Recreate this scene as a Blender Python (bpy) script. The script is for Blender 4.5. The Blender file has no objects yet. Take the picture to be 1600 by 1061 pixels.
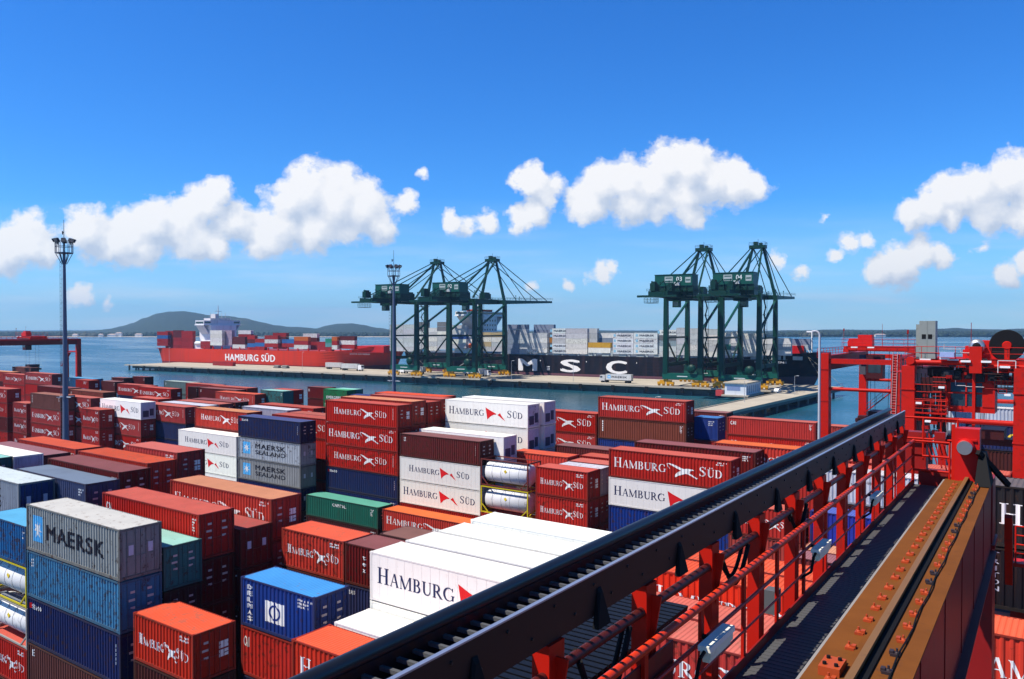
import bpy, math, random
from mathutils import Vector, Matrix
random.seed(7)
sc = bpy.context.scene
C = sc.collection
R = math.radians

# ------------------------------------------------------------------ camera
CAM_H = 25.4
YAW, PITCH = 0.6215, 0.016744
cd = bpy.data.cameras.new("camera")
cd.sensor_width = 36.0
cd.lens = 1246.9 / 1600 * 36
cd.clip_start, cd.clip_end = 0.1, 30000
cam = bpy.data.objects.new("camera", cd)
cam.location = (0, 0, CAM_H)
cam.rotation_euler = (math.pi / 2 - PITCH, 0, YAW)
C.objects.link(cam)
sc.camera = cam

# ------------------------------------------------------------------ light
SUN = Vector((-0.42, -0.52, 1.0)).normalized()          # towards the sun
sd = bpy.data.lights.new("sun", 'SUN')
sd.energy = 5.0
sd.angle = R(0.5)
sd.color = (1.0, 0.94, 0.855)
so = bpy.data.objects.new("sun", sd)
so.rotation_euler = SUN.to_track_quat('Z', 'Y').to_euler()
so.location = (0, 0, 200)
C.objects.link(so)
sc.view_settings.view_transform = 'Standard'
sc.view_settings.look = 'None'
sc.view_settings.exposure = 0.42
sc.view_settings.gamma = 1.0
sc.view_settings.use_curve_mapping = False

# ------------------------------------------------------------------ node helper
class NT:
    def __init__(s, tree): s.t = tree
    def n(s, kind, **kw):
        d = s.t.nodes.new(kind)
        ins = kw.pop('i', {})
        for k, v in kw.items(): setattr(d, k, v)
        for k, v in ins.items():
            if hasattr(v, 'is_output') or isinstance(v, bpy.types.NodeSocket): s.t.links.new(v, d.inputs[k])
            else: d.inputs[k].default_value = v
        return d
    def m(s, op, a, b=None, c=None, clamp=False):
        ins = {0: a}
        if b is not None: ins[1] = b
        if c is not None: ins[2] = c
        return s.n('ShaderNodeMath', operation=op, use_clamp=clamp, i=ins).outputs[0]
    def mix(s, f, a, b, kind='MIX'):
        d = s.n('ShaderNodeMix', data_type='RGBA', blend_type=kind)
        for k, v in ((0, f), (6, a), (7, b)):
            if isinstance(v, bpy.types.NodeSocket): s.t.links.new(v, d.inputs[k])
            else: d.inputs[k].default_value = v if k == 0 or len(v) == 4 else (*v, 1)
        return d.outputs[2]
    def ramp(s, f, lo, hi):
        return s.n('ShaderNodeMapRange', i={0: f, 1: lo, 2: hi, 3: 0.0, 4: 1.0}).outputs[0]

# ------------------------------------------------------------------ sky with clouds
HY = 509.6
BLOBS = [  # direction of each puff (horizontal, vertical, size), measured along the view axis at yaw 0.6215
 (-20,402,30),(15,393,40),(45,378,42),(75,392,26),(140,362,40),(175,380,36),(205,368,44),(245,352,42),(225,388,30),(285,345,40),(320,322,38),(340,300,26),(300,375,42),(362,348,36),(335,385,28),
 (415,372,34),(445,355,40),(450,315,34),(480,300,44),(520,318,58),(490,360,40),(565,322,46),(590,345,26),(600,352,26),(633,316,22),(400,385,22),(540,360,24),
 (708,344,20),(735,350,16),(760,343,20),(830,284,28),(868,287,20),(850,308,24),(836,333,26),(815,345,22),(805,290,16),
 (915,315,32),(945,290,36),(980,280,36),(1015,290,44),(1045,262,40),(1080,262,40),(1070,300,44),(1110,285,42),(1150,290,36),(1178,290,26),(990,318,34),(1075,335,26),(1090,346,18),(905,340,18),(1030,325,26),
 (1425,335,30),(1455,320,32),(1490,305,42),(1530,298,44),(1575,285,46),(1610,290,50),(1545,330,36),(1600,335,36),(1485,338,24),
 (1375,418,28),(1410,412,34),(1440,395,26),(1470,402,22),(1325,378,18),(1350,372,14),(1255,425,16),(1300,402,14),(938,430,20),(955,420,14),(888,443,12),(830,447,14),(1570,430,26),(1600,408,20),(1215,405,14),(1530,388,12),(130,464,20),(168,470,14),(660,275,10),(1290,342,10)]
w = bpy.data.worlds.new("World")
sc.world = w
w.use_nodes = True
w.node_tree.nodes.clear()
T = NT(w.node_tree)
sky = T.n('ShaderNodeTexSky', sky_type='NISHITA', sun_disc=False, sun_elevation=math.asin(SUN.z), sun_rotation=math.atan2(SUN.x, SUN.y), altitude=0.0, air_density=1.0, dust_density=0.0, ozone_density=4.0)
tc = T.n('ShaderNodeTexCoord')
D = tc.outputs['Generated']
fwd = (-math.sin(YAW), math.cos(YAW), 0); rgt = (math.cos(YAW), math.sin(YAW), 0)
dot = lambda v: T.n('ShaderNodeVectorMath', operation='DOT_PRODUCT', i={0: D, 1: v}).outputs['Value']
df = T.m('MAXIMUM', dot(fwd), 0.05)
U = T.m('DIVIDE', dot(rgt), df); V = T.m('DIVIDE', dot((0, 0, 1)), df)
P = T.n('ShaderNodeCombineXYZ', i={0: U, 1: V, 2: 0.0}).outputs[0]
warp = T.n('ShaderNodeTexNoise', noise_dimensions='3D', i={'Vector': P, 'Scale': 26.0, 'Detail': 8.0, 'Roughness': 0.62})
wv = T.n('ShaderNodeVectorMath', operation='MULTIPLY_ADD', i={0: warp.outputs['Color'], 1: (0.040, 0.032, 0), 2: P})
PW = T.n('ShaderNodeVectorMath', operation='SUBTRACT', i={0: wv.outputs[0], 1: (0.020, 0.016, 0)}).outputs[0]
def field(pos):
    acc = None
    for x, y, r in BLOBS:
        u, v, rr = (x - 800) / 1246.9, (HY - y) / 1246.9, r / 1246.9
        d = T.n('ShaderNodeVectorMath', operation='DISTANCE', i={0: pos, 1: (u, v, 0)}).outputs['Value']
        s = 1.0 if r >= 27 else 0.52 + 0.40 * max(0, r - 12) / 15
        b = T.n('ShaderNodeMath', operation='MULTIPLY_ADD', i={0: d, 1: -s / (rr * 1.42), 2: s}).outputs[0]
        acc = b if acc is None else T.n('ShaderNodeMath', operation='SMOOTH_MAX', i={0: acc, 1: b, 2: 0.26}).outputs[0]
    return acc
F0 = field(PW)
nzs = T.n('ShaderNodeMapping', i={'Vector': P, 'Scale': (1.0, 1.25, 1.0)}).outputs[0]
n2 = T.n('ShaderNodeTexNoise', i={'Vector': nzs, 'Scale': 26.0, 'Detail': 12.0, 'Roughness': 0.64}).outputs['Fac']
up = T.n('ShaderNodeVectorMath', operation='ADD', i={0: nzs, 1: (-0.005, 0.011, 0)}).outputs[0]
n3 = T.n('ShaderNodeTexNoise', i={'Vector': up, 'Scale': 24.0, 'Detail': 5.0, 'Roughness': 0.5}).outputs['Fac']
dens = T.m('ADD', F0, T.m('MULTIPLY', T.m('SUBTRACT', n2, 0.5), 1.15))
Fup = field(T.n('ShaderNodeVectorMath', operation='ADD', i={0: PW, 1: (-0.010, 0.022, 0)}).outputs[0])
alpha = T.m('POWER', T.ramp(dens, 0.17, 0.44), 1.0)
relief = T.m('ADD', T.m('MULTIPLY', T.m('SUBTRACT', F0, Fup), 1.5), T.m('MULTIPLY', T.m('SUBTRACT', n2, n3), 1.1))
lit = T.m('ADD', T.m('MULTIPLY', T.ramp(dens, 0.25, 1.0), 0.22), T.m('ADD', relief, 0.47), clamp=True)
ccol = T.mix(lit, (0.44, 0.50, 0.60), (0.78, 0.77, 0.76))
hsv = T.n('ShaderNodeHueSaturation', i={'Hue': 0.5, 'Saturation': 1.25, 'Value': 1.0, 'Color': sky.outputs[0]})
tinted = T.mix(1.0, hsv.outputs[0], (0.46, 0.98, 1.52), 'MULTIPLY')
SKY_S = 0.082
skc = T.n('ShaderNodeVectorMath', operation='SCALE', i={0: tinted, 'Scale': SKY_S}).outputs[0]
zen = T.n('ShaderNodeSeparateXYZ', i={0: D}).outputs[2]
skc = T.n('ShaderNodeVectorMath', operation='SCALE', i={0: skc, 'Scale': T.m('MULTIPLY_ADD', T.ramp(zen, 0.40, 0.75), -0.68, 1.06)}).outputs[0]   # sky above the view dimmed to deepen the shade below
# thin milky veil low over the water
veil = T.m('MULTIPLY', T.ramp(V, 0.16, -0.01), 0.55)
skc = T.mix(veil, skc, (0.38, 0.55, 0.80))
cir = T.n('ShaderNodeTexNoise', i={'Vector': T.n('ShaderNodeMapping', i={'Vector': P, 'Scale': (5.0, 42.0, 1.0)}).outputs[0], 'Scale': 1.0, 'Detail': 6.0}).outputs['Fac']
skc = T.mix(T.m('MULTIPLY', T.m('MULTIPLY', T.ramp(cir, 0.47, 0.72), T.ramp(V, 0.16, 0.03)), 0.42), skc, (0.62, 0.68, 0.76))
allc = T.mix(T.m('MULTIPLY', alpha, 0.95), skc, ccol)
bg = T.n('ShaderNodeBackground', i={'Color': allc, 'Strength': 1.0})
T.n('ShaderNodeOutputWorld', i={0: bg.outputs[0]})
w.cycles.sampling_method = 'MANUAL'
w.cycles.sample_map_resolution = 512

# ------------------------------------------------------------------ materials
def sl(*c):
    """sRGB 0-255 to linear"""
    return tuple(((v / 255) / 12.92 if v <= 10 else ((v / 255 + 0.055) / 1.055) ** 2.4) for v in c)
def mat(name, col=None, rough=0.5, metal=0.0, var=0.12, scale=1.5, rust=0.0, bump=0.0, streak=0.0, sscale=(6.0, 6.0, 0.35), dirt=(0.10, 0.05, 0.03), spec=0.5, objcol=False):
    m = bpy.data.materials.new(name); m.use_nodes = True
    t = NT(m.node_tree)
    b = m.node_tree.nodes['Principled BSDF']
    co = t.n('ShaderNodeTexCoord').outputs['Object']
    oi = t.n('ShaderNodeObjectInfo')
    off = t.n('ShaderNodeVectorMath', operation='SCALE', i={0: (37.0, 53.0, 71.0), 'Scale': oi.outputs['Random']}).outputs[0]
    co = t.n('ShaderNodeVectorMath', operation='ADD', i={0: co, 1: off}).outputs[0]
    base = oi.outputs['Color'] if objcol else None
    if base is None:
        rgb = t.n('ShaderNodeRGB'); rgb.outputs[0].default_value = (*col, 1); base = rgb.outputs[0]
    nz = t.n('ShaderNodeTexNoise', i={'Vector': co, 'Scale': scale, 'Detail': 6.0, 'Roughness': 0.6}).outputs['Fac']
    v = t.m('MULTIPLY_ADD', nz, 2 * var, 1 - var)
    c = t.n('ShaderNodeVectorMath', operation='SCALE', i={0: base, 'Scale': v}).outputs[0]
    if streak:
        st = t.n('ShaderNodeMapping', i={'Vector': co, 'Scale': sscale}).outputs[0]
        ns = t.n('ShaderNodeTexNoise', i={'Vector': st, 'Scale': 1.2, 'Detail': 4.0}).outputs['Fac']
        c = t.mix(t.m('MULTIPLY', t.ramp(ns, 0.52, 0.78), streak), c, (*dirt, 1))
    if rust:
        nr = t.n('ShaderNodeTexNoise', i={'Vector': co, 'Scale': 2.3, 'Detail': 9.0, 'Roughness': 0.7}).outputs['Fac']
        c = t.mix(t.m('MULTIPLY', t.ramp(t.m('ADD', nr, t.m('MULTIPLY_ADD', oi.outputs['Random'], 0.14, -0.085)), 0.57, 0.63), rust), c, (*dirt, 1))
    m.node_tree.links.new(c, b.inputs['Base Color'])
    b.inputs['Roughness'].default_value = rough
    b.inputs['Metallic'].default_value = metal
    b.inputs['Specular IOR Level'].default_value = spec
    if bump:
        bn = t.n('ShaderNodeBump', i={'Strength': 0.5, 'Distance': bump, 'Height': nz})
        m.node_tree.links.new(bn.outputs[0], b.inputs['Normal'])
    return m
M = {}
M['paint'] = mat('container_paint', rough=0.55, var=0.22, scale=0.7, rust=0.70, streak=0.50, dirt=(0.055, 0.022, 0.012), spec=0.15, objcol=True)
M['roofpaint'] = mat('container_roof_paint', rough=0.7, var=0.20, scale=0.55, rust=0.42, dirt=(0.21, 0.125, 0.085), spec=0.12, objcol=True)
M['reeferpaint'] = mat('reefer_paint', rough=0.5, var=0.07, scale=0.8, rust=0.14, streak=0.10, dirt=(0.30, 0.20, 0.12), spec=0.15, objcol=True)
M['reeferroof'] = mat('reefer_roof_paint', rough=0.6, var=0.10, scale=0.5, rust=0.22, dirt=(0.50, 0.42, 0.33), spec=0.15, objcol=True)
M['lettering'] = mat('lettering_paint', rough=0.6, var=0.12, scale=3, rust=0.2, dirt=(0.2, 0.08, 0.05), spec=0.2, objcol=True)
M['steel'] = mat('painted_metal', rough=0.45, var=0.1, scale=2, rust=0.3, dirt=(0.05, 0.02, 0.015), spec=0.18, objcol=True)
M['metal'] = mat('bare_metal', rough=0.35, metal=0.75, var=0.12, scale=2, objcol=True)
M['glass'] = mat('window_glass', (0.02, 0.03, 0.04), rough=0.08, var=0.1, spec=0.8)
M['rubber'] = mat('black_rubber', (0.007, 0.007, 0.008), rough=0.75, spec=0.15)
M['brown'] = mat('rusty_brown_paint', (0.160, 0.052, 0.009), rough=0.8, var=0.30, scale=1.6, rust=0.65, dirt=(0.11, 0.040, 0.012), spec=0.15)
M['hull'] = mat('hull_paint', rough=0.5, var=0.14, scale=0.05, streak=0.30, sscale=(0.35, 0.35, 0.03), dirt=(0.12, 0.05, 0.04), spec=0.10, objcol=True)
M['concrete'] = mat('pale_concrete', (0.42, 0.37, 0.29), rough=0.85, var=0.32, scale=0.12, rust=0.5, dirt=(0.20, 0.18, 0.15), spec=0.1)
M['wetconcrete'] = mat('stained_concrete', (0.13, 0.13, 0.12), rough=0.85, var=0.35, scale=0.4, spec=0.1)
M['asphalt'] = mat('yard_asphalt', (0.06, 0.06, 0.062), rough=0.9, var=0.3, scale=0.4, rust=0.3, dirt=(0.03, 0.03, 0.03), spec=0.1)
M['cable'] = mat('black_tray_paint', (0.010, 0.012, 0.018), rough=0.38, var=0.3, scale=4, spec=0.5)

# ------------------------------------------------------------------ mesh helpers
class MB:
    def __init__(s): s.v = []; s.f = []; s.sm = []
    def add(s, vs, fs, smooth=False):
        o = len(s.v); s.v += [tuple(v) for v in vs]; s.f += [[i + o for i in f] for f in fs]; s.sm += [smooth] * len(fs)
    def box(s, x0, x1, y0, y1, z0, z1):
        s.add([(x0, y0, z0), (x1, y0, z0), (x1, y1, z0), (x0, y1, z0), (x0, y0, z1), (x1, y0, z1), (x1, y1, z1), (x0, y1, z1)],
              [(0, 3, 2, 1), (4, 5, 6, 7), (0, 1, 5, 4), (1, 2, 6, 5), (2, 3, 7, 6), (3, 0, 4, 7)]); return s
    def cbox(s, c, d):
        return s.box(c[0] - d[0] / 2, c[0] + d[0] / 2, c[1] - d[1] / 2, c[1] + d[1] / 2, c[2] - d[2] / 2, c[2] + d[2] / 2)
    def beam(s, p, q, w, h=None, w2=None, h2=None):
        h = w if h is None else h; w2 = w if w2 is None else w2; h2 = h if h2 is None else h2
        p, q = Vector(p), Vector(q); d = (q - p).normalized()
        ref = Vector((0, 0, 1)) if abs(d.z) < 0.95 else Vector((0, 1, 0))
        a = d.cross(ref).normalized(); b = a.cross(d).normalized()
        vs = []
        for c, ww, hh in ((p, w, h), (q, w2, h2)):
            for i, j in ((-1, -1), (1, -1), (1, 1), (-1, 1)): vs.append(c + a * ww / 2 * i + b * hh / 2 * j)
        s.add(vs, [(0, 3, 2, 1), (4, 5, 6, 7), (0, 1, 5, 4), (1, 2, 6, 5), (2, 3, 7, 6), (3, 0, 4, 7)]); return s
    def tube(s, p, q, r, n=8, r2=None, cap=True):
        r2 = r if r2 is None else r2
        p, q = Vector(p), Vector(q); d = (q - p).normalized()
        ref = Vector((0, 0, 1)) if abs(d.z) < 0.95 else Vector((0, 1, 0))
        a = d.cross(ref).normalized(); b = d.cross(a)
        vs = [c + (a * math.cos(2 * math.pi * k / n) + b * math.sin(2 * math.pi * k / n)) * rr for c, rr in ((p, r), (q, r2)) for k in range(n)]
        s.add(vs, [(k, (k + 1) % n, n + (k + 1) % n, n + k) for k in range(n)], True)
        if cap: s.add(vs, [list(range(n))[::-1], list(range(n, 2 * n))])
        return s
    def path(s, pts, r, n=6):
        for a, b in zip(pts, pts[1:]): s.tube(a, b, r, n)
        return s
    def lathe(s, axis_pts, n=20, axis='x', c=(0, 0, 0), sm=True):
        vs = []
        for u, r in axis_pts:
            for k in range(n):
                a = 2 * math.pi * k / n; p, q = r * math.cos(a), r * math.sin(a)
                v = {'x': (u, p, q), 'y': (p, u, q), 'z': (p, q, u)}[axis]
                vs.append((v[0] + c[0], v[1] + c[1], v[2] + c[2]))
        m = len(axis_pts); fs = []
        for i in range(m - 1):
            for k in range(n): fs.append((i * n + k, i * n + (k + 1) % n, (i + 1) * n + (k + 1) % n, (i + 1) * n + k))
        s.add(vs, fs, sm); s.add(vs, [list(range(n)), list(range((m - 1) * n, m * n))]); return s
    def poly(s, pts): s.add(pts, [list(range(len(pts)))]); return s
    def mesh(s, name):
        me = bpy.data.meshes.new(name); me.from_pydata(s.v, [], s.f)
        me.polygons.foreach_set('use_smooth', s.sm)
        me.update()
        return me
def link(name, me, m=None, parent=None, col=None, loc=None, label=None, cat=None, group=None, kind=None):
    """one mesh object; M is a key of the material table"""
    if m is not None and not me.materials: me.materials.append(M[m])
    o = bpy.data.objects.new(name, me); C.objects.link(o)
    if parent is not None: o.parent = parent
    if col is not None: o.color = (*col, 1)
    if loc is not None: o.location = loc
    return tag(o, label, cat, group, kind)
def tag(o, label=None, cat=None, group=None, kind=None):
    for k, v in (('label', label), ('category', cat), ('group', group), ('kind', kind)):
        if v: o[k] = v
    return o
def thing(name, label, cat, loc=(0, 0, 0), rz=0.0, group=None):
    o = bpy.data.objects.new(name, None); C.objects.link(o)
    o.location = loc; o.rotation_euler = (0, 0, rz); o.empty_display_size = 0.2
    return tag(o, label, cat, group)

RED, DRED = (0.47, 0.010, 0.003), (0.26, 0.007, 0.004)
ORANGE_RED = (0.62, 0.045, 0.012)
GREEN = (0.0025, 0.034, 0.024)
WHITE = (0.78, 0.78, 0.77)

# ------------------------------------------------------------------ setting
def sheet(name, pts, z, m, label=None):
    mb = MB(); mb.poly([(x, y, z) for x, y in pts])
    return link(name, mb.mesh(name), m, label=label, kind='structure')
g = MB(); g.box(-420, 120, -60, 119, -6, 0)
link('yard_ground', g.mesh('yard_ground'), 'asphalt', kind='structure')

# water
m = bpy.data.materials.new('sea_water'); m.use_nodes = True
t = NT(m.node_tree); b = m.node_tree.nodes['Principled BSDF']
co = t.n('ShaderNodeTexCoord').outputs['Object']
big = t.n('ShaderNodeTexNoise', i={'Vector': t.n('ShaderNodeMapping', i={'Vector': co, 'Scale': (0.004, 0.012, 1)}).outputs[0], 'Scale': 1.0, 'Detail': 4.0}).outputs['Fac']
wc = t.mix(t.ramp(big, 0.35, 0.7), (0.010, 0.068, 0.095), (0.020, 0.105, 0.150))
m.node_tree.links.new(wc, b.inputs['Base Color'])
m.node_tree.links.new(t.m('MULTIPLY_ADD', t.ramp(big, 0.4, 0.65), 0.22, 0.14), b.inputs['Roughness'])
b.inputs['IOR'].default_value = 1.33
n1 = t.n('ShaderNodeTexNoise', i={'Vector': t.n('ShaderNodeMapping', i={'Vector': co, 'Scale': (0.28, 0.5, 1)}).outputs[0], 'Scale': 1.0, 'Detail': 5.0, 'Roughness': 0.6}).outputs['Fac']
bn = t.n('ShaderNodeBump', i={'Strength': 1.0, 'Distance': 0.22, 'Height': n1})
m.node_tree.links.new(bn.outputs[0], b.inputs['Normal'])
M['water'] = m
sheet('water', [(-6400, -390), (6400, -390), (6400, 5190), (-6400, 5190)], -3.5, 'water')
# ------------------------------------------------------------------ lettering
def stroke(pts, ws):
    out = []
    for i in range(len(pts) - 1):
        (x0, y0), (x1, y1) = pts[i], pts[i + 1]
        def nrm(k):
            a = pts[max(k - 1, 0)]; c = pts[min(k + 1, len(pts) - 1)]
            dx, dy = c[0] - a[0], c[1] - a[1]; l = math.hypot(dx, dy) or 1
            return -dy / l, dx / l
        (ax, ay), (bx, by) = nrm(i), nrm(i + 1); wa, wb = ws[i] / 2, ws[i + 1] / 2
        out.append([(x0 - ax * wa, y0 - ay * wa), (x1 - bx * wb, y1 - by * wb), (x1 + bx * wb, y1 + by * wb), (x0 + ax * wa, y0 + ay * wa)])
    return out
def rect(x0, y0, x1, y1): return [[(x0, y0), (x1, y0), (x1, y1), (x0, y1)]]
def arc(cx, cy, rx, ry, a0, a1, n=10): return [(cx + rx * math.cos(R(a0 + (a1 - a0) * k / n)), cy + ry * math.sin(R(a0 + (a1 - a0) * k / n))) for k in range(n + 1)]
TK, TN, SF, SE = 0.15, 0.055, 0.045, 0.075
def stem(x, w, y0=0, y1=1, foot=True, head=True):
    p = rect(x, y0, x + w, y1)
    if foot: p += rect(x - SE, y0, x, y0 + SF) + rect(x + w, y0, x + w + SE, y0 + SF)
    if head: p += rect(x - SE, y1 - SF, x, y1) + rect(x + w, y1 - SF, x + w + SE, y1)
    return p
def bowl(x, y0, y1, rx, n=9):
    cy, ry = (y0 + y1) / 2, (y1 - y0) / 2
    pts = arc(x, cy, rx - TK / 2, ry - TN / 2, 90, -90, n)
    ws = [TN + (TK - TN) * math.sin(math.pi * k / n) for k in range(n + 1)]
    return stroke(pts, ws)
def serif(ch):
    """polygons and advance width of one capital of a roman face, cap height 1"""
    if ch == 'H': return stem(.09, TK) + stem(.56, TK) + rect(.24, .48, .56, .48 + TN), .80
    if ch == 'A': return stroke([(.10, 0), (.38, 1)], [TN, TN]) + stroke([(.66, 0), (.40, 1)], [TK, TK]) + rect(.22, .33, .56, .33 + TN) + rect(0, 0, .2, SF) + rect(.54, 0, .78, SF), .78
    if ch == 'M': return stem(.09, TN, head=False) + stem(.80, TK, head=False) + stroke([(.11, 1), (.46, .03)], [TK, TK]) + stroke([(.46, .03), (.84, 1)], [TN, TN]) + rect(0, 1 - SF, .12, 1) + rect(.86, 1 - SF, 1.0, 1), 1.03
    if ch == 'B': return stem(.09, TK) + bowl(.32, .51, 1, .26) + bowl(.33, 0, .55, .31) + rect(.24, .945, .33, 1) + rect(.24, .495, .33, .55) + rect(.24, 0, .34, .055), .70
    if ch in 'UÜ':
        p = stem(.09, TK, .32, 1, foot=False) + stem(.62, TN, .32, 1, foot=False)
        pts = arc(.405, .32, .24, .29, 180, 360, 10); ws = [TK + (TN - TK) * k / 10 if k < 5 else TN + .035 * (10 - k) / 5 for k in range(11)]
        p += stroke(pts, ws)
        if ch == 'Ü': p += rect(.22, 1.10, .34, 1.24) + rect(.46, 1.10, .58, 1.24)
        return p, .77
    if ch == 'R': return stem(.09, TK) + bowl(.32, .46, 1, .29) + rect(.24, .945, .33, 1) + rect(.24, .46, .33, .515) + stroke([(.36, .48), (.70, .02)], [TK, TK * .9]) + rect(.62, 0, .82, SF), .78
    if ch == 'G':
        pts = arc(.46, .5, .37, .47, 50, 350, 16); ws = [TN + (TK - TN) * max(0, math.sin(math.pi * (k - 2) / 10)) if k < 12 else TN for k in range(17)]
        return stroke(pts, ws) + stem(.68, TK * .9, .06, .44, foot=False) + rect(.70, .72, .76, .98), .90
    if ch == 'S':
        pts = [(.50, .80), (.42, .93), (.29, .965), (.15, .90), (.10, .76), (.16, .63), (.30, .53), (.45, .42), (.51, .27), (.45, .11), (.30, .035), (.16, .06), (.08, .20)]
        ws = [TN, TN, TN, TN + .03, .12, .15, .16, .15, .12, TN + .03, TN, TN, TN]
        return stroke(pts, ws) + rect(.50, .74, .55, .98) + rect(.04, .03, .09, .27), .62
    if ch == 'D': return stem(.09, TK) + bowl(.34, 0, 1, .42, 12) + rect(.24, .945, .35, 1) + rect(.24, 0, .35, .055), .82
    return [], .35
def serif_line(s, small=0.80, gap=0.06):
    """first letter full height, the rest small capitals"""
    out, x = [], 0
    for i, ch in enumerate(s):
        p, adv = serif(ch); k = 1.0 if i == 0 else small
        out += [[(x + a * k, b * k) for a, b in q] for q in p]; x += (adv + gap) * k
    return out, x - gap
_fc = {}
def sans(s, bold=0.0):
    """triangles of a line in the built-in face, height 1 = cap height; bold thickens every stroke sideways"""
    key = (s, bold)
    if key not in _fc:
        cu = bpy.data.curves.new('line', 'FONT'); cu.body = s; cu.resolution_u = 3; cu.space_character = 1 + bold * 2
        o = bpy.data.objects.new('line', cu); C.objects.link(o)
        dg = bpy.context.evaluated_depsgraph_get(); me = bpy.data.meshes.new_from_object(o.evaluated_get(dg))
        me.calc_loop_triangles()
        ps = [[(me.vertices[i].co.x, me.vertices[i].co.y) for i in p.vertices] for p in me.loop_triangles]
        bpy.data.objects.remove(o); bpy.data.curves.remove(cu); bpy.data.meshes.remove(me)
        x0 = min(x for p in ps for x, _ in p); x1 = max(x for p in ps for x, _ in p); h = 0.729
        base = [[((x - x0) / h, y / h) for x, y in p] for p in ps]
        out = []
        for dx, dy in ((0, 0), (-bold, 0), (bold, 0), (0, -bold * .5), (0, bold * .5)) if bold else ((0, 0),): out += [[(x + dx, y + dy) for x, y in p] for p in base]
        _fc[key] = (out, (x1 - x0) / h)
    return _fc[key]
def fit(ps_w, x0, x1, z0, h):
    """stretch a line into x0..x1 with its baseline on z0 and cap height h"""
    ps, wd = ps_w
    return [[(x0 + x / wd * (x1 - x0), z0 + y * h) for x, y in p] for p in ps]
def upright_stack(s, xc, zt, zb, wd, bold=0.02):
    """letters one under the other"""
    n = len(s); st = (zt - zb) / n; out = []
    for i, ch in enumerate(s): out += fit(sans(ch, bold), xc - wd / 2 * (.35 if ch == 'I' else 1), xc + wd / 2 * (.35 if ch == 'I' else 1), zt - st * (i + .86), st * .74)
    return out
BIRD = (stroke([(0, .97), (.08, .95), (.2, .87), (.34, .74), (.48, .62), (.62, .58), (.70, .57)], [.02, .07, .11, .13, .15, .18, .14])
        + stroke([(.56, .55), (.68, .62), (.80, .66), (.88, .65)], [.20, .20, .10, .03])
        + stroke([(.70, .56), (.56, .46), (.42, .32), (.32, .18), (.27, .02)], [.22, .24, .20, .12, .02])
        + stroke([(.56, .46), (.72, .36), (.86, .20), (.98, .07), (1.0, .14)], [.14, .10, .06, .06, .03])
        + stroke([(0, .95), (.03, .75), (.09, .58)], [.02, .018, .01]))
PENNANT = [[(0, 1), (.09, 0), (.24, .27), (.22, .80)], [(.22, .80), (.24, .27), (.40, .44), (.42, .64)], [(.42, .64), (.40, .44), (.52, .47), (.56, .52)],
           [(.60, .45), (.74, .62), (.80, .42), (.72, .33)], [(.80, .42), (1.0, 0), (.84, .16), (.72, .33)]]
def star(x0, x1, z0, z1):
    cx, cz, rx, rz = (x0 + x1) / 2, (z0 + z1) / 2, (x1 - x0) * .40, (z1 - z0) * .40
    out = []
    for k in range(7):
        a = math.pi / 2 + 2 * math.pi * k / 7; l, r = a - .45, a + .45
        out.append([(cx, cz), (cx + rx * .36 * math.cos(l), cz + rz * .36 * math.sin(l)), (cx + rx * math.cos(a), cz + rz * math.sin(a)), (cx + rx * .36 * math.cos(r), cz + rz * .36 * math.sin(r))])
    return out
def marks(x0, x1, z, rows=2, h=.10):
    out = []; rnd = random.Random(int(x0 * 100) + rows)
    for r in range(rows):
        x = x0
        while x < x1:
            wd = rnd.uniform(.05, .12)
            if rnd.random() < .8: out += rect(x, z - r * h * 1.7, min(x + wd, x1), z - r * h * 1.7 + h)
            x += wd + .035
        x1 = x0 + (x1 - x0) * .72 if r == 0 else x1
    return out

# ------------------------------------------------------------------ containers
CW, CH = 2.44, 2.6
PITCH_C = 0.320
def prof(x, pitch=PITCH_C, d=0.056):
    """distance that a corrugated wall steps back at x"""
    u = (x / pitch) % 1.0
    if u < .30: return 0.0
    if u < .49: return d * (u - .30) / .19
    if u < .81: return d
    return d * (1 - (u - .81) / .19)
def breaks(x0, x1, pitch=PITCH_C):
    xs = {x0, x1}; k = math.floor(x0 / pitch) - 1
    while k * pitch < x1 + pitch:
        for u in (0, .30, .49, .81):
            x = (k + u) * pitch
            if x0 < x < x1: xs.add(x)
        k += 1
    return sorted(xs)
def clip(poly, x0, x1):
    for s, xc in ((1, x0), (-1, x1)):
        out = []
        for i in range(len(poly)):
            a, b = poly[i - 1], poly[i]; da, db = s * (a[0] - xc), s * (b[0] - xc)
            if (da >= 0) != (db >= 0):
                k = da / (da - db); out.append((a[0] + k * (b[0] - a[0]), a[1] + k * (b[1] - a[1])))
            if db >= 0: out.append(b)
        poly = out
        if len(poly) < 3: return []
    return poly
def painted(polys, flat=False, y=-1.20, pitch=PITCH_C, x_off=0.0, lift=0.006):
    """paint shapes (x, z) laid onto a wall that faces -y, following its corrugation"""
    mb = MB()
    for k, p in enumerate(polys):
        lo = y - lift - (0.00015 if lift < .03 else .0006) * (k % 97)
        if flat: mb.poly([(x + x_off, lo, z) for x, z in p]); continue
        x0, x1 = min(q[0] for q in p), max(q[0] for q in p)
        bs = breaks(x0, x1, pitch)
        for a, b in zip(bs, bs[1:]):
            c = clip(p, a, b)
            if c: mb.poly([(x, lo + prof(x - (1e-6 if x > (a + b) / 2 else -1e-6), pitch), z) for x, z in c])
    return mb
_mesh = {}
def cached(key, fn):
    if key not in _mesh: _mesh[key] = fn()
    return _mesh[key]
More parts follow.
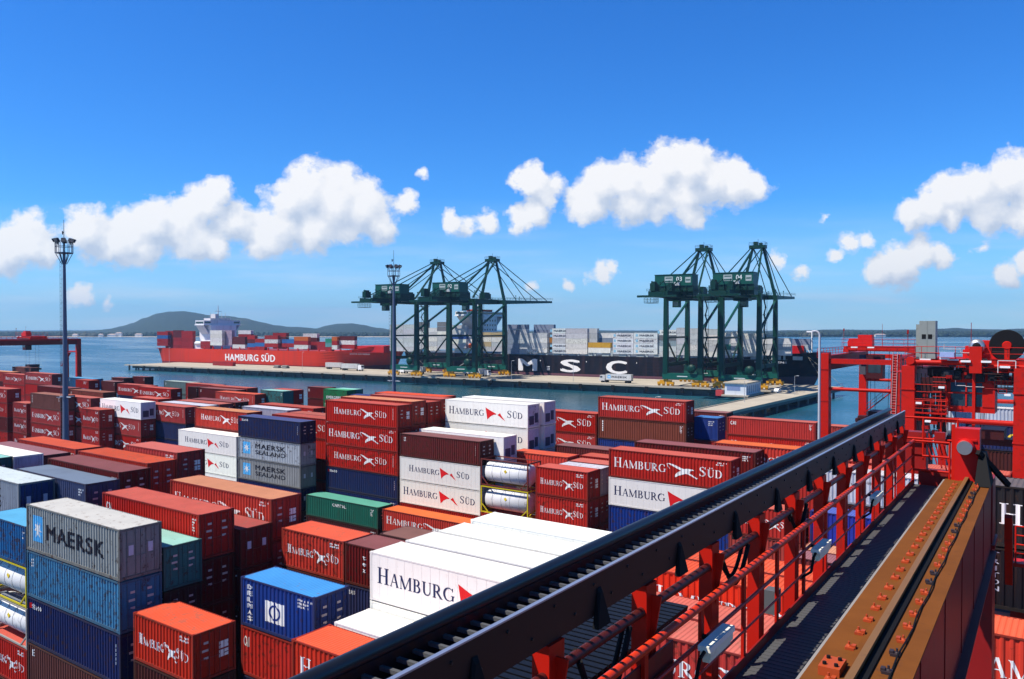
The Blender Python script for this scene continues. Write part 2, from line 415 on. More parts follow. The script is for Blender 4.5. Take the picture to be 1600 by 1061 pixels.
def frame_mesh(L, reefer=False):
    mb = MB(); h, w_ = L / 2, CW / 2
    for sx in (-1, 1):
        for sy in (-1, 1):
            mb.box(*(sorted((sx * h, sx * (h - .14)))), *(sorted((sy * w_, sy * (w_ - .12)))), .11, CH - .11)
            for z in (0.0, CH - .118):
                mb.box(*(sorted((sx * (h + .004), sx * (h - .178)))), *(sorted((sy * (w_ + .004), sy * (w_ - .162)))), z, z + .118)
        mb.box(*(sorted((sx * h, sx * (h - .1)))), -w_ + .16, w_ - .16, CH - .13, CH - .012)
        mb.box(*(sorted((sx * h, sx * (h - .1)))), -w_ + .16, w_ - .16, .02, .16)
    for sy in (-1, 1):
        mb.box(-h + .178, h - .178, *(sorted((sy * w_, sy * (w_ - .07)))), CH - .085, CH - .015)
        mb.box(-h + .178, h - .178, *(sorted((sy * w_, sy * (w_ - .07)))), .02, .16)
    return mb.mesh('frame')
def side_mesh(L, reefer=False):
    mb = MB(); x0, x1 = -L / 2 + .14, L / 2 - .14
    pt, d = (0.60, .010) if reefer else (PITCH_C, .056)
    if reefer:
        xs = []; x = x0
        while x < x1: xs += [(x, 0), (min(x + .57, x1), 0), (min(x + .578, x1), d), (min(x + .592, x1), d)]; x += .60
    else: xs = [(x, prof(x + 1e-7, pt, d)) for x in breaks(x0, x1, pt)]
    vs = []
    for x, q in xs: vs += [(x, -1.20 + q, .16), (x, -1.20 + q, CH - .085)]
    mb.add(vs, [(2 * i, 2 * i + 2, 2 * i + 3, 2 * i + 1) for i in range(len(xs) - 1)])
    mb.box(x0, x1, -1.14, -1.13, .16, CH - .09)
    return mb.mesh('side_panel')
def back_mesh(L):
    mb = MB(); x0, x1 = -L / 2 + .14, L / 2 - .14
    xs = [(x, prof(x + 1e-7)) for x in breaks(x0, x1)]; vs = []
    for x, q in xs: vs += [(x, 1.20 - q, .16), (x, 1.20 - q, CH - .085)]
    mb.add(vs, [(2 * i, 2 * i + 1, 2 * i + 3, 2 * i + 2) for i in range(len(xs) - 1)])
    return mb.mesh('rear_side_panel')
def end_mesh(L):
    mb = MB(); ys = breaks(-1.10, 1.10, .25); vs = []
    for y in ys: vs += [(-L / 2 + .02 + prof(y + 1e-7, .25, .045), y, .16), (-L / 2 + .02 + prof(y + 1e-7, .25, .045), y, CH - .13)]
    mb.add(vs, [(2 * i, 2 * i + 1, 2 * i + 3, 2 * i + 2) for i in range(len(ys) - 1)])
    mb.box(-L / 2 + .1, L / 2 - .1, -1.12, 1.12, .10, .15)
    return mb.mesh('end_panel')
def roof_mesh(L, reefer=False):
    mb = MB(); x0, x1 = -L / 2 + .10, L / 2 - .10
    if reefer: mb.box(x0, x1, -1.15, 1.15, CH - .06, CH - .014); return mb.mesh('roof_panel')
    xs = [(x, prof(x + 1e-7, .209, .022)) for x in breaks(x0, x1, .209)]; vs = []
    for x, q in xs: vs += [(x, -1.15, CH - .014 - q), (x, 1.15, CH - .014 - q)]
    mb.add(vs, [(2 * i, 2 * i + 2, 2 * i + 3, 2 * i + 1) for i in range(len(xs) - 1)])
    mb.box(x0, x1, -1.15, 1.15, CH - .075, CH - .07)
    return mb.mesh('roof_panel')
def door_mesh(L, s):
    mb = MB(); a, b_ = sorted((s * .015, s * 1.09)); x = L / 2 - .05
    mb.box(x - .03, x, a, b_, .17, CH - .14)
    for k in range(4):
        z = .28 + k * .56; mb.box(x, x + .018, a + .08, b_ - .08, z, z + .40)
    return mb.mesh('door')
def bars_mesh(L, s):
    mb = MB(); x = L / 2 - .008
    for y in (.30, .80):
        mb.tube((x, s * y, .08), (x, s * y, CH - .06), .019, 6)
        for z in (.25, .9, 1.6, 2.3): mb.cbox((x - .008, s * y, z), (.03, .10, .06))
        mb.beam((x + .01, s * y, 1.15), (x + .01, s * (y - .28), 1.12), .03, .03)
    return mb.mesh('locking_bars')
def placard_mesh(L, s, kind):
    mb = MB(); x = L / 2 - .014
    if kind == 4:
        for i in (0, 1):
            for j in (0, 1): mb.box(x - .004, x + .003, s * .38 + i * .30 - .13, s * .38 + i * .30 + .13, .95 + j * .46, 1.32 + j * .46)
    elif kind == 1: mb.box(x - .004, x + .003, *sorted((s * .42, s * .70)), 1.2, 1.7)
    else:
        for k in range(3): mb.box(x - .004, x + .003, *sorted((s * .36, s * (.62 + .1 * (k % 2)))), 1.1 + k * .4, 1.22 + k * .4)
    return mb.mesh('door_marking')
def reefer_end_mesh(L):
    mb = MB(); x = L / 2 - .06
    mb.box(x - .03, x, -1.09, 1.09, .17, CH - .14)
    mb.box(x, x + .03, -.95, .95, 1.75, 2.35)
    for s in (-1, 1): mb.lathe([(x, .30), (x + .035, .30), (x + .035, .25), (x + .005, .22)], 16, 'x', (0, s * .48, 2.05))
    return mb.mesh('machinery_panel')
def reefer_grille_mesh(L):
    mb = MB(); x = L / 2 - .06
    mb.box(x, x + .02, -.85, .10, .35, 1.30); mb.box(x, x + .022, .25, .9, .5, 1.55)
    for s in (-1, 1): mb.lathe([(x + .008, .02), (x + .012, .21)], 16, 'x', (0, s * .48, 2.05))
    return mb.mesh('compressor_grille')

# colour codes: side colour, roof colour, words
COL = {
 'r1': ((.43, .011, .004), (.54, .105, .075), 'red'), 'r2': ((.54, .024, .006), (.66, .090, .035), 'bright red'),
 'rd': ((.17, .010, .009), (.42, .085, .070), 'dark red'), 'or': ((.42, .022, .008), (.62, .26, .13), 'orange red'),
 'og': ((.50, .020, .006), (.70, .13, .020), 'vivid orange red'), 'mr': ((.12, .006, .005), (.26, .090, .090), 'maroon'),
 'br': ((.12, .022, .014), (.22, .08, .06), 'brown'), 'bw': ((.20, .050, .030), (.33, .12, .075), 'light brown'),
 'db': ((.06, .012, .010), (.14, .05, .045), 'dark brown'), 'bk': ((.010, .008, .010), (.06, .05, .06), 'near black'), 'mv': ((.20, .030, .035), (.30, .125, .150), 'mauve'),  # bk carries the crane's shadow in its colour
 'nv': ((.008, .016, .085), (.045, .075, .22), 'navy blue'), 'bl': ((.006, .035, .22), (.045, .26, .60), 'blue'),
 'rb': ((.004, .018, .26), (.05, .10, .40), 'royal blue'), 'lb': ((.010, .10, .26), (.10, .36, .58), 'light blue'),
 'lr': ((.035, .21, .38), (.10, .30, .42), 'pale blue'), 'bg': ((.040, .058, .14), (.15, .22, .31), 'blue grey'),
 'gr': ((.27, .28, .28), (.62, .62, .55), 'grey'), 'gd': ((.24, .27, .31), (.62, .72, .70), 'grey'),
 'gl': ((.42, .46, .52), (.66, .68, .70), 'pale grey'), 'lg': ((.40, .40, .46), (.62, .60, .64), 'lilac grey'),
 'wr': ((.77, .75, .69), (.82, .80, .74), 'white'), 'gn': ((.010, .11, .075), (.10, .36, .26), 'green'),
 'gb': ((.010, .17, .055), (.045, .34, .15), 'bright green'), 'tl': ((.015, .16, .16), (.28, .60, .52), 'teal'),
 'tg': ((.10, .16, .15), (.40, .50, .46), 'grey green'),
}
NAVY, WHT, TRED = (.012, .018, .07), (.80, .78, .76), (.60, .010, .012)
SKY_B = (.10, .45, .80)
def text_layers(code, L):
    """[(name, colour, polygons)] in wall coordinates (x along, z up)"""
    h = L / 2; X = lambda f: -h + f * L
    S = []
    hs = lambda a, b_, z, ht: fit(serif_line('HAMBURG'), X(a), X(b_), z, ht)
    sd_ = lambda a, b_, z, ht: fit(serif_line('SÜD'), X(a), X(b_), z, ht)
    fitp = lambda P_, a, b_, z0, z1: [[(X(a) + x * (X(b_) - X(a)), z0 + y * (z1 - z0)) for x, y in p] for p in P_]
    if code == 'HSb':
        S = [('lettering', WHT, hs(.045, .49, .98, .88) + sd_(.755, .935, .98, .84)), ('emblem', WHT, fitp(BIRD, .50, .745, .62, 1.85)), ('marking', WHT, marks(X(.885), X(.965), 2.24, 2))]
    elif code == 'HSs':
        S = [('lettering', WHT, hs(.12, .51, 1.08, .74) + sd_(.695, .855, 1.08, .72)), ('emblem', WHT, fitp(BIRD, .495, .70, .72, 1.9)), ('marking', WHT, upright_stack('IIIIIIII', X(.935), 2.2, .9, .10) )]
    elif code == 'HS20':
        S = [('lettering', WHT, hs(.09, .52, 1.02, .56) + sd_(.72, .91, 1.02, .56)), ('emblem', WHT, fitp(BIRD, .52, .735, .72, 1.62)), ('marking', WHT, marks(X(.78), X(.96), 2.2, 2))]
    elif code == 'HSwb':
        S = [('lettering', NAVY, hs(.045, .485, 1.0, .86) + sd_(.76, .94, 1.0, .82)), ('emblem', TRED, fitp(PENNANT, .505, .74, .62, 1.98))]
    elif code == 'HSws':
        S = [('lettering', NAVY, hs(.12, .51, 1.05, .72) + sd_(.72, .875, 1.05, .70)), ('emblem', TRED, fitp(PENNANT, .515, .715, .72, 1.9))]
    elif code in ('MAE', 'MS'):
        a, b_ = (.07, .19) if code == 'MAE' else (.075, .20)
        sq = rect(X(a), .62, X(b_), 2.08)
        S = [('emblem_square', SKY_B, sq), ('emblem', WHT, star(X(a), X(b_), .62, 2.08))]
        if code == 'MAE': S.append(('lettering', (.02, .02, .03), fit(sans('MAERSK', .05), X(.235), X(.845), .90, .88)))
        else: S.append(('lettering', (.02, .02, .03), fit(sans('MAERSK', .05), X(.285), X(.765), 1.42, .62) + fit(sans('SEALAND', .03), X(.285), X(.765), .72, .52)))
    elif code == 'CAI': S = [('lettering', WHT, fit(sans('CAI', .06), X(.04), X(.105), 1.55, .55)), ('marking', WHT, marks(X(.93), X(.965), 2.2, 6, .09))]
    elif code == 'CAP': S = [('lettering', WHT, fit(sans('CAPITAL', .04), X(.38), X(.57), 1.72, .38)), ('marking', WHT, marks(X(.90), X(.945), 2.1, 6, .08))]
    elif code == 'SEA': S = [('lettering', WHT, fit(sans('SEACO', .05), X(.06), X(.165), 2.02, .26)), ('emblem', TRED, rect(X(.03), 2.0, X(.052), 2.3)), ('marking', WHT, upright_stack('IIIII', X(.955), 2.1, 1.0, .09))]
    elif code == 'DEL':
        a, b_ = X(.345), X(.595); zz = rect(a, .62, b_, 1.72)
        ring = stroke(arc((a + b_) / 2, 1.17, .40, .36, 0, 360, 20), [.10] * 21) + stroke([((a + b_) / 2, .62), ((a + b_) / 2, 1.72)], [.07, .07])
        S = [('lettering', WHT, upright_stack('DELMAS', X(.125), 2.32, .30, .36, .06)), ('emblem_square', WHT, zz), ('emblem', (.01, .03, .20), ring), ('marking', WHT, marks(X(.78), X(.96), 2.2, 3))]
    elif code == 'TEX': S = [('lettering', WHT, upright_stack('tex', X(.34), 2.1, .9, .32, .05))]
    elif code == 'CRX': S = [('lettering', WHT, upright_stack('IIIII', X(.055), 2.3, .9, .30, .05)), ('marking', WHT, marks(X(.93), X(.965), 2.2, 6, .09))]
    elif code == 'EVG': S = [('lettering', WHT, fit(sans('EVERGREEN', .05), X(.14), X(.84), .62, .60))]
    elif code == 'CMA': S = [('lettering', (.80, .55, .06), fit(sans('CMA', .06), X(.30), X(.56), .85, 1.0)), ('emblem', (.75, .22, .22), fit(sans('CGM', .06), X(.59), X(.84), .85, 1.0))]
    elif code == 'TRI': S = [('lettering', (.45, .45, .50), upright_stack('TRITON', X(.035), 2.45, .70, .30, .02))]
    elif code == 'E': S = [('lettering', WHT, fit(sans('E', .03), X(.055), X(.08), 1.95, .38))]
    elif code == 'CB': S = [('marking', WHT, marks(X(.055), X(.085), 2.1, 3, .10) + upright_stack('IIIII', X(.945), 2.1, 1.0, .10))]
    elif code in ('k', 'x', 'CAI2', 'HSx'): S = [('marking', WHT, marks(X(.60), X(.84), 2.1, 3, .12))]
    elif code == 'p': S = [('marking', WHT, marks(X(.90), X(.96), 2.1, 3, .10))]
    return S
WORDS = {'HSb': 'with large white serif lettering and bird', 'HSs': 'with white serif lettering and bird', 'HS20': 'short, with white lettering and bird', 'HSwb': 'with navy serif lettering and red pennants', 'HSws': 'with navy lettering and red pennants',
 'MAE': 'with one black word and a blue star square', 'MS': 'with two black words and a blue star square', 'CAI': 'with three white capitals in a corner', 'CAP': 'with one small white word', 'SEA': 'with a tiny white and red mark', 'DEL': 'with upright white letters and a square emblem',
 'TEX': 'with small stacked white letters', 'CRX': 'with a small white column mark', 'EVG': 'with white lettering near its foot', 'CMA': 'with yellow and pink capitals', 'TRI': 'with pale stacked capitals', 'E': 'with one white letter', 'CB': 'with a small white code', 'd': 'with plain doors', 'k': 'with small white codes', 'x': 'with small codes', 'p': 'with a small code', 'CAI2': 'with small codes', 'HSx': 'with small white codes'}
TIER = ['top of', 'second in', 'third in', 'fourth in', 'fifth in', 'sixth in']
def tint(c, rnd, a=.10): k = 1 + rnd.uniform(-a, a); return tuple(min(1, v * k * (1 + rnd.uniform(-.03, .03))) for v in c)
def make_container(code, x0, y, z, L, hb, label, far, rnd):
    base, _, txt = code.partition(':')
    if base == 'tank': return make_tank(txt, x0, y, z, L, hb, label)
    side, roof, word = COL[base]
    reefer = base == 'wr'
    if not txt and not reefer: txt = 'p' if rnd.random() < .7 else 'CB'
    side, roof = tint(side, rnd, .14), tint(roof, rnd, .10)
    fade = rnd.random() ** 2 * .22 if not reefer else rnd.random() * .12
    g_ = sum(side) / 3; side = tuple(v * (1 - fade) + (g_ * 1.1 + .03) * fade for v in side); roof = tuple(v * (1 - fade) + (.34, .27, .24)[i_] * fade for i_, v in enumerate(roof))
    SL = 6.06 if L < 8 else 12.19
    root = thing('reefer_container' if reefer else 'shipping_container', label, 'container', (x0 + L / 2, y + CW / 2, z), 0, 'stacked white reefer boxes' if reefer else 'stacked freight containers')
    root.scale = (L / SL, 1, hb / CH)
    K = lambda kind, fn, *a: cached((kind, SL) + a, lambda: fn(SL, *a))
    dark = tuple(.45 * v + .012 * (1.3 - .3 * i_) for i_, v in enumerate(side)) if not reefer else tuple(v * .9 for v in side)
    link('frame', K('frame', frame_mesh, reefer), 'reeferpaint' if reefer else 'paint', root, dark)
    sp = link('side_panel', K('side', side_mesh, reefer), 'reeferpaint' if reefer else 'paint', root, side)
    link('roof_panel', K('roof', roof_mesh, reefer), 'reeferroof' if reefer else 'roofpaint', root, roof)
    link('rear_side_panel', K('back', back_mesh), 'paint', root, side)
    link('end_panel', K('end', end_mesh), 'paint', root, side)
    if reefer:
        ep = link('machinery_panel', K('rend', reefer_end_mesh), 'paint', root, (.50, .47, .56))  # white end in purple grey, its shade put into the colour
        link('compressor_grille', K('rgri', reefer_grille_mesh), 'steel', ep, (.05, .05, .09))
    else:
        dc = tuple(v * .75 for v in ((.02, .045, .17) if txt == 'MS' and base == 'gd' else side))  # doors darkened, the shade of the end faces put into their colour
        for s in (-1, 1):
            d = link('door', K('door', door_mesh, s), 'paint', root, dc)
            if not far: link('locking_bars', K('bars', bars_mesh, s), 'steel', d, tuple(.6 * v + .03 for v in dc))
            if s == 1 and txt.startswith('HS'): link('door_marking', K('plac', placard_mesh, s, 4), 'lettering', d, WHT)
            elif txt in ('MAE', 'MS', 'd'): link('door_marking', K('plac', placard_mesh, s, 1), 'lettering', d, (.5, .5, .6))
            elif not far and txt: link('door_marking', K('plac', placard_mesh, s, 2), 'lettering', d, (.5, .42, .40))
    for name, col, polys in (cached(('txt', txt, SL), lambda: text_layers(txt, SL)) if txt else []):
        lift = .012 if name == 'emblem' else .005
        me = cached(('tm', txt, SL, name, reefer), lambda: painted(polys, flat=reefer, lift=lift).mesh(name))
        link(name, me, 'lettering', sp, col)
    return root
def make_tank(kind, x0, y, z, L, hb, label):
    fc, tcn = {'y': ((.45, .38, .02), (.66, .66, .66)), 'w': ((.30, .28, .26), (.74, .73, .72)), 'b': ((.14, .03, .025), (.78, .77, .76)), 'g': ((.52, .42, .015), (.62, .62, .63))}[kind]
    SL = 6.06
    root = thing('tank_container', label, 'tank container', (x0 + L / 2, y + CW / 2, z), 0, 'tank containers in open frames')
    root.scale = (L / SL, 1, hb / CH)
    def fr():
        mb = MB(); h, w_ = SL / 2 - .06, CW / 2 - .06
        for sx in (-1, 1):
            for sy in (-1, 1):
                mb.cbox((sx * h, sy * w_, CH / 2), (.12, .12, CH))
                mb.beam((sx * h, sy * w_, .9), (sx * (h - .85), sy * w_, .12), .09, .09)
            for zz in (.07, CH - .07): mb.cbox((sx * h, 0, zz), (.11, CW - .24, .12))
            mb.beam((sx * h, -w_, .15), (sx * h, w_, 1.0), .07, .07)
        for sy in (-1, 1):
            for zz in (.07, CH - .06): mb.cbox((0, sy * w_, zz), (SL - .24, .09, .10))
        return mb.mesh('frame')
    def tk():
        mb = MB(); h = SL / 2 - .42
        mb.lathe([(-h - .30, .05), (-h - .24, .45), (-h - .10, .85), (-h, 1.02), (h, 1.02), (h + .10, .85), (h + .24, .45), (h + .30, .05)], 28, 'x', (0, 0, 1.28))
        return mb.mesh('tank')
    def bands():
        mb = MB()
        for x in (-1.7, -.55, .55, 1.7): mb.lathe([(x - .03, 1.02), (x - .03, 1.032), (x + .03, 1.032), (x + .03, 1.02)], 28, 'x', (0, 0, 1.28))
        return mb.mesh('band')
    def walk():
        mb = MB(); mb.box(-2.6, 2.6, -.5, -.1, 2.36, 2.40)
        mb.path([(-2.4, -.95, 2.45), (2.4, -.95, 2.45)], .025)
        for x in (-2.4, -1.2, 0, 1.2, 2.4): mb.tube((x, -.95, 2.0), (x, -.95, 2.45), .02, 5)
        return mb.mesh('walkway')
    link('frame', cached('tkf', fr), 'steel', root, fc)
    tk_ = link('tank', cached('tkt', tk), 'steel', root, tcn)
    link('band', cached('tkb', bands), 'steel', tk_, (.42, .42, .43))
    link('walkway', cached('tkw', walk), 'steel', root, (.18, .20, .24))
    link('hazard_plate', cached('tkh', lambda: painted([[(-.15, 1.55), (.05, 1.35), (.25, 1.55), (.05, 1.75)]], True, y=-1.03).mesh('hazard_plate')), 'lettering', root, (.70, .52, .03))
    return root
YARD = []
def build_yard():
    rnd = random.Random(11)
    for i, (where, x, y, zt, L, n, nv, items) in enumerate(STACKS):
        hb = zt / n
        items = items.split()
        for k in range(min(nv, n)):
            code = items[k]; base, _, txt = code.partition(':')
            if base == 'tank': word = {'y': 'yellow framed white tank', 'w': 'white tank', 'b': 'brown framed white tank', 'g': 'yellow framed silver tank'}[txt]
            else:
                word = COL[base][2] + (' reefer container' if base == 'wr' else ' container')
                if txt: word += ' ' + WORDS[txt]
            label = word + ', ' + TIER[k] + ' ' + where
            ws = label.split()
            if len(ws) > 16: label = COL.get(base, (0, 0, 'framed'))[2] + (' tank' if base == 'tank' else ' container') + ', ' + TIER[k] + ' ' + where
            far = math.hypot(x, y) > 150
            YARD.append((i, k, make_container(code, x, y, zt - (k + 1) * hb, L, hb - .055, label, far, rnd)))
STACKS = [  # where it stands, x, y, top z, length, tiers, tiers that show, containers from the top down
('the tall stack at the near left corner',-53.32,22.6,14.41,10.98,5,5,'gr:MAE lr nv:SEA br:E r1'),
('the stack holding two tank frames at the picture edge',-59.52,22.6,12.95,6.06,5,5,'lb tank:y tank:w r1:HS20 br'),
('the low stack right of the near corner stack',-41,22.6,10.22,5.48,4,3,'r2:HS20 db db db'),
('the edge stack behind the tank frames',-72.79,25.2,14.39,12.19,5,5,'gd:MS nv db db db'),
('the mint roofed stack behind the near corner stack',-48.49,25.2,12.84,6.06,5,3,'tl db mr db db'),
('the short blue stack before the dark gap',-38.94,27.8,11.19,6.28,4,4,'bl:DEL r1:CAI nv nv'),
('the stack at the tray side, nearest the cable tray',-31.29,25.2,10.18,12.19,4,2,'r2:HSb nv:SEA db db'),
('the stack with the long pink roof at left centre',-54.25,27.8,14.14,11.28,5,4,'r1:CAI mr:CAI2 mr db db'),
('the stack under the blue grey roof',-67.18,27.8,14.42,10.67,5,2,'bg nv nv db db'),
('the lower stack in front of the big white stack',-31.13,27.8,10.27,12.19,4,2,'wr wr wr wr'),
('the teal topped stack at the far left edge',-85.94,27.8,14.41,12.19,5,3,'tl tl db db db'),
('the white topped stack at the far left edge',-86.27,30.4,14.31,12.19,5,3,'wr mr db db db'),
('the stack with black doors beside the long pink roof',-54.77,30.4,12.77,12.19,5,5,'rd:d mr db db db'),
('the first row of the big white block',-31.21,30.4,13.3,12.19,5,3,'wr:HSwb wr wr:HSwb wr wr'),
('the stack under the dull purple roof',-67.83,30.4,14.82,10.88,5,2,'mr:p mr db db db'),
('the stack under the long mauve roof at left',-86.86,33,14.02,12.19,5,2,'mv mr db db db'),
('the stack under the tan orange roof',-54.63,33,14.15,11.7,5,3,'or:HSb r1 mr db db'),
('the short stack behind the blue near stack',-41.9,33,12.47,5.8,5,3,'r2:HS20 mr db db db'),
('the narrow stack squeezed beside the white block',-36,33,12.45,4.7,5,3,'mr:TEX nv:SEA mr mr mr'),
('the stack under the bright scarlet roof',-68.29,33,15.04,10.62,5,2,'r2:x r1 mr db db'),
('the stack under the scarlet roof near the light mast',-85.81,35.6,14.31,11.75,5,2,'r2 r1 mr db db'),
('the second row of the big white block',-31.03,33,13.36,12.19,5,2,'wr wr wr wr wr'),
('the brown roofed stack behind the white block',-35.66,35.6,12.5,4.37,5,2,'br:p mr mr db db'),
('the third row of the big white block',-30.85,35.6,13.39,12.19,5,2,'wr wr wr wr wr'),
('the fourth row of the big white block',-30.47,38.2,13.6,12.19,5,2,'wr wr wr wr wr'),
('the half hidden red stack before the white lettered pair',-65.6,35.6,15.48,7.7,6,2,'r1:HS20 r1 mr db db db'),
('the front row seen through the walkway railing',-17.9,30.4,12.6,12.19,5,2,'r1:HSb r1 r1:HSb r1 r1'),
('the second row seen through the walkway railing',-17.9,33,12.6,12.19,5,2,'r1 r1 r1 r1 r1'),
('the third row seen through the walkway railing',-17.9,35.6,13.6,12.19,5,2,'r2:HSb r1 r1 r1 r1'),
('the fourth row seen through the walkway railing',-17.9,38.2,13.6,12.19,5,2,'r2 r1 r1 r1 r1'),
('the sunlit stack right of the crane girder',-4.4,35.6,13.65,12.19,5,2,'r2:HSb r1:HSb r1 r1 r1'),
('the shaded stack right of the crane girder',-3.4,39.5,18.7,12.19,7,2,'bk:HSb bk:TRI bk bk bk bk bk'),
('the white lettered pair in the middle left',-103.64,63.9,10.93,13.34,4,3,'wr:HSws wr:HSws wr wr'),
('the stack with two star emblems',-89.86,63.9,13.75,12.35,5,5,'nv:SEA gl:MS gr:MS nv:d db'),
('the low stack at the foot of the red trio',-76.5,63.9,5.05,12.19,2,2,'gn:CAP db'),
('the low stack with the bright orange roof',-63.59,63.9,5.01,12.19,2,2,'og:HSb db'),
('the white topped stack left of the twin red tops',-130.17,66.5,13.68,12.19,5,4,'wr:HSwb r1:HSs r1:HSb r1 db'),
('the short stack left of the white topped one',-131.04,63.9,12.28,5.64,4,3,'r1:HS20 r1:HS20 mr:p db'),
('the brown topped stack behind the light mast',-154.8,66.5,13.41,11.26,5,4,'bw:CRX r1:HSb r1:HSb r1 r1'),
('the narrow three high stack at the left',-161.94,66.5,11.36,5.59,4,3,'r1:HS20 r1:HS20 r1:HS20 r1'),
('the dark ended stack at the left edge',-176.5,66.5,13.6,12.19,5,4,'r1:HSb r1:HSs mr r1 db'),
('the red over navy stack left of centre',-122.3,69.1,13.19,12.19,5,3,'r1:HSs nv:SEA nv nv nv'),
('the orange red stack behind the white lettered pair',-103.71,66.5,13.78,12.19,5,2,'or:HSs r1 r1 r1 r1'),
('the trio of lettered reds left of centre',-75.93,66.5,16.37,12.19,6,5,'r1:HSs r1:HSb r1:HSs nv:SEA nv nv'),
('the maroon over double white stack',-63.39,66.5,13.24,11.6,5,4,'mr:CB wr:HSws wr:HSwb r1 r1'),
('the pair of tank frames at centre',-51.7,66.5,11.5,6.06,4,3,'tank:b tank:g r1 r1'),
('the short red pair right of the tank frames',-44.72,66.5,11.37,6.06,4,3,'r1:HS20 r1:HS20 r1 r1'),
('the red over white stack above the cable tray',-37.09,67.8,13.66,12.12,5,4,'r1:HSb wr:HSwb bl:k nv nv'),
('the brown stack behind the red over white one',-36.33,71.7,13.96,12.19,5,2,'mr:p mr db db db'),
('the white topped stack behind the maroon one',-62.78,69.1,13.52,12.19,5,3,'wr wr wr wr wr'),
('the tall white pair at centre',-63.2,74.3,16.55,12.19,6,4,'wr:HSwb wr:HSwb wr wr wr wr'),
('the tall white pair behind the lettered white pair',-62.7,76.9,16.7,12.19,6,3,'wr wr wr wr wr wr'),
('the orange roofed stack behind the red trio',-76.07,69.1,16.6,12.19,6,2,'or:HSs r1 r1 r1 r1 r1'),
('the second stack behind the red trio',-75.98,71.7,16.33,12.19,6,2,'r1 r1 r1 r1 r1 r1'),
('the third stack behind the red trio',-76.11,74.3,16.51,12.19,6,2,'r1 r1 r1 r1 r1 r1'),
('the fourth stack behind the red trio',-77.92,76.9,16.51,12.19,6,1,'r2 r1 r1 r1 r1 r1'),
('the red stack behind the navy topped one',-89.65,69.1,13.53,12.19,5,4,'r1:HSb r1 mr r1 r1'),
('the red row next behind the navy topped stack',-89.6,71.7,13.53,12.19,5,1,'r1 r1 r1 r1 r1'),
('the thin roofed row behind the pale box',-99.51,74.3,13.96,12.19,5,1,'r1:p r1 mr r1 r1'),
('the pale lilac row behind the orange red stack',-99.91,71.7,13.77,10.24,5,1,'lg lg mr r1 r1'),
('the pale grey roofed stack left of centre',-121.31,71.7,13.23,12.19,5,1,'lg:p mr r1 r1 r1'),
('the red roofed row behind the pale grey roof',-121.3,74.3,13.3,12.19,5,1,'r1:p r1 r1 r1 r1'),
('the purple roofed row behind the pale grey roof',-121,76.9,13.4,12.19,5,1,'mr:p r1 r1 r1 r1'),
('the red stack just right of the light mast',-150.56,69.1,13.06,12.19,5,4,'r1:HSb r1:HSb r1 r1 r1'),
('the brown row right of the light mast',-151.54,71.7,13.83,12.19,5,1,'bw br br db db'),
('the red roofed row behind the white topped stack',-129.74,71.7,13.59,7.75,5,1,'r1:x r1 r1 r1 r1'),
('the row behind the brown topped mast stack',-164,71.7,14,12.19,5,1,'mr:p mr db db db'),
('the grey roofed row behind the short red pair',-43.9,69.1,11.25,5,4,3,'lg r1 r1 r1'),
('the red stack behind the tank frames',-51.44,71.7,11.61,7.31,4,1,'r2 r1 r1 r1'),
('the salmon roofed row behind the short red pair',-44,71.7,11.3,7.4,4,1,'r1 r1 r1 r1'),
('the second salmon roofed row behind the short red pair',-44.2,74.3,11.5,12.19,4,1,'r1 r1 r1 r1'),
('the maroon stack under the far white doors',-49.04,76.9,11.9,12.19,4,2,'mr:p mr r1 r1'),
('the scarlet roofed stack half hidden by the tray',-29.12,74.3,14.18,12.19,5,3,'og:HSb r1 r1 r1 r1'),
('the blue stack seen through the railing',-17.9,66.5,10.5,12.19,4,2,'rb rb nv nv'),
('the red stack left of the railing blue one',-24.7,66.5,10.2,6.06,4,2,'r1:HS20 or r1 r1'),
('the low tan roofed row seen through the railing',-17.9,63.9,8,12.19,3,2,'or or mr'),
('the low mauve roofed row seen through the railing',-17.9,61.3,8,12.19,3,2,'mv mv mr'),
('the maroon row behind the railing blue stack',-17.9,69.1,13.5,12.19,5,3,'lg:p mr mr db db'),
('the salmon roofed row behind the walkway end',-17.9,71.7,13.4,12.19,5,2,'r1:p r1 r1 r1 r1'),
('the rearmost salmon row behind the walkway end',-16.8,74.3,13.6,12.19,5,2,'r1:p r1 r1 r1 r1'),
('the red row beyond the girder end',-4.5,71.7,12.4,12.19,5,2,'r1:HSb tl r1 r1 r1'),
('the tall lettered stack at right centre',-51.2,90.7,16.32,12.19,6,3,'r1:HSb bw:CRX bl:k nv nv nv'),
('the red pair left of the tall lettered stack',-63.62,90.7,14.04,12.19,5,2,'r1:HSb r1:HSb r1 r1 r1'),
('the bright red stack far left of centre',-134.69,90.7,13.01,12.19,5,1,'r2:HSs r1 r1 r1 r1'),
('the nearer of two far lettered reds',-161.83,90.7,12.74,12.19,5,1,'r1:HSb r1 r1 r1 r1'),
('the farther of two far lettered reds',-175.18,93.3,12.64,12.19,5,2,'r1:HSb nv r1 r1 r1'),
('the dark brown stack beside the far lettered reds',-147.8,93.3,13.2,3.2,5,1,'db db db db db'),
('the maroon stack beside the far bright red one',-144.14,93.3,13.17,12.19,5,1,'mr:CB mr mr db db'),
('the red row behind the far maroon stack',-144.1,95.9,13.4,12.19,5,1,'r1 r1 r1 r1 r1'),
('the teal stack far left of centre',-124.37,93.3,13.63,6.45,5,1,'tl tl tl tl tl'),
('the red stack behind the far teal one',-124.34,95.9,13.63,6.06,5,2,'r1:HS20 r1 r1 r1 r1'),
('the tall far stack with the bird emblem at left',-214.13,90.7,14,14.19,5,3,'r1:HSb r1 r1 r1 r1'),
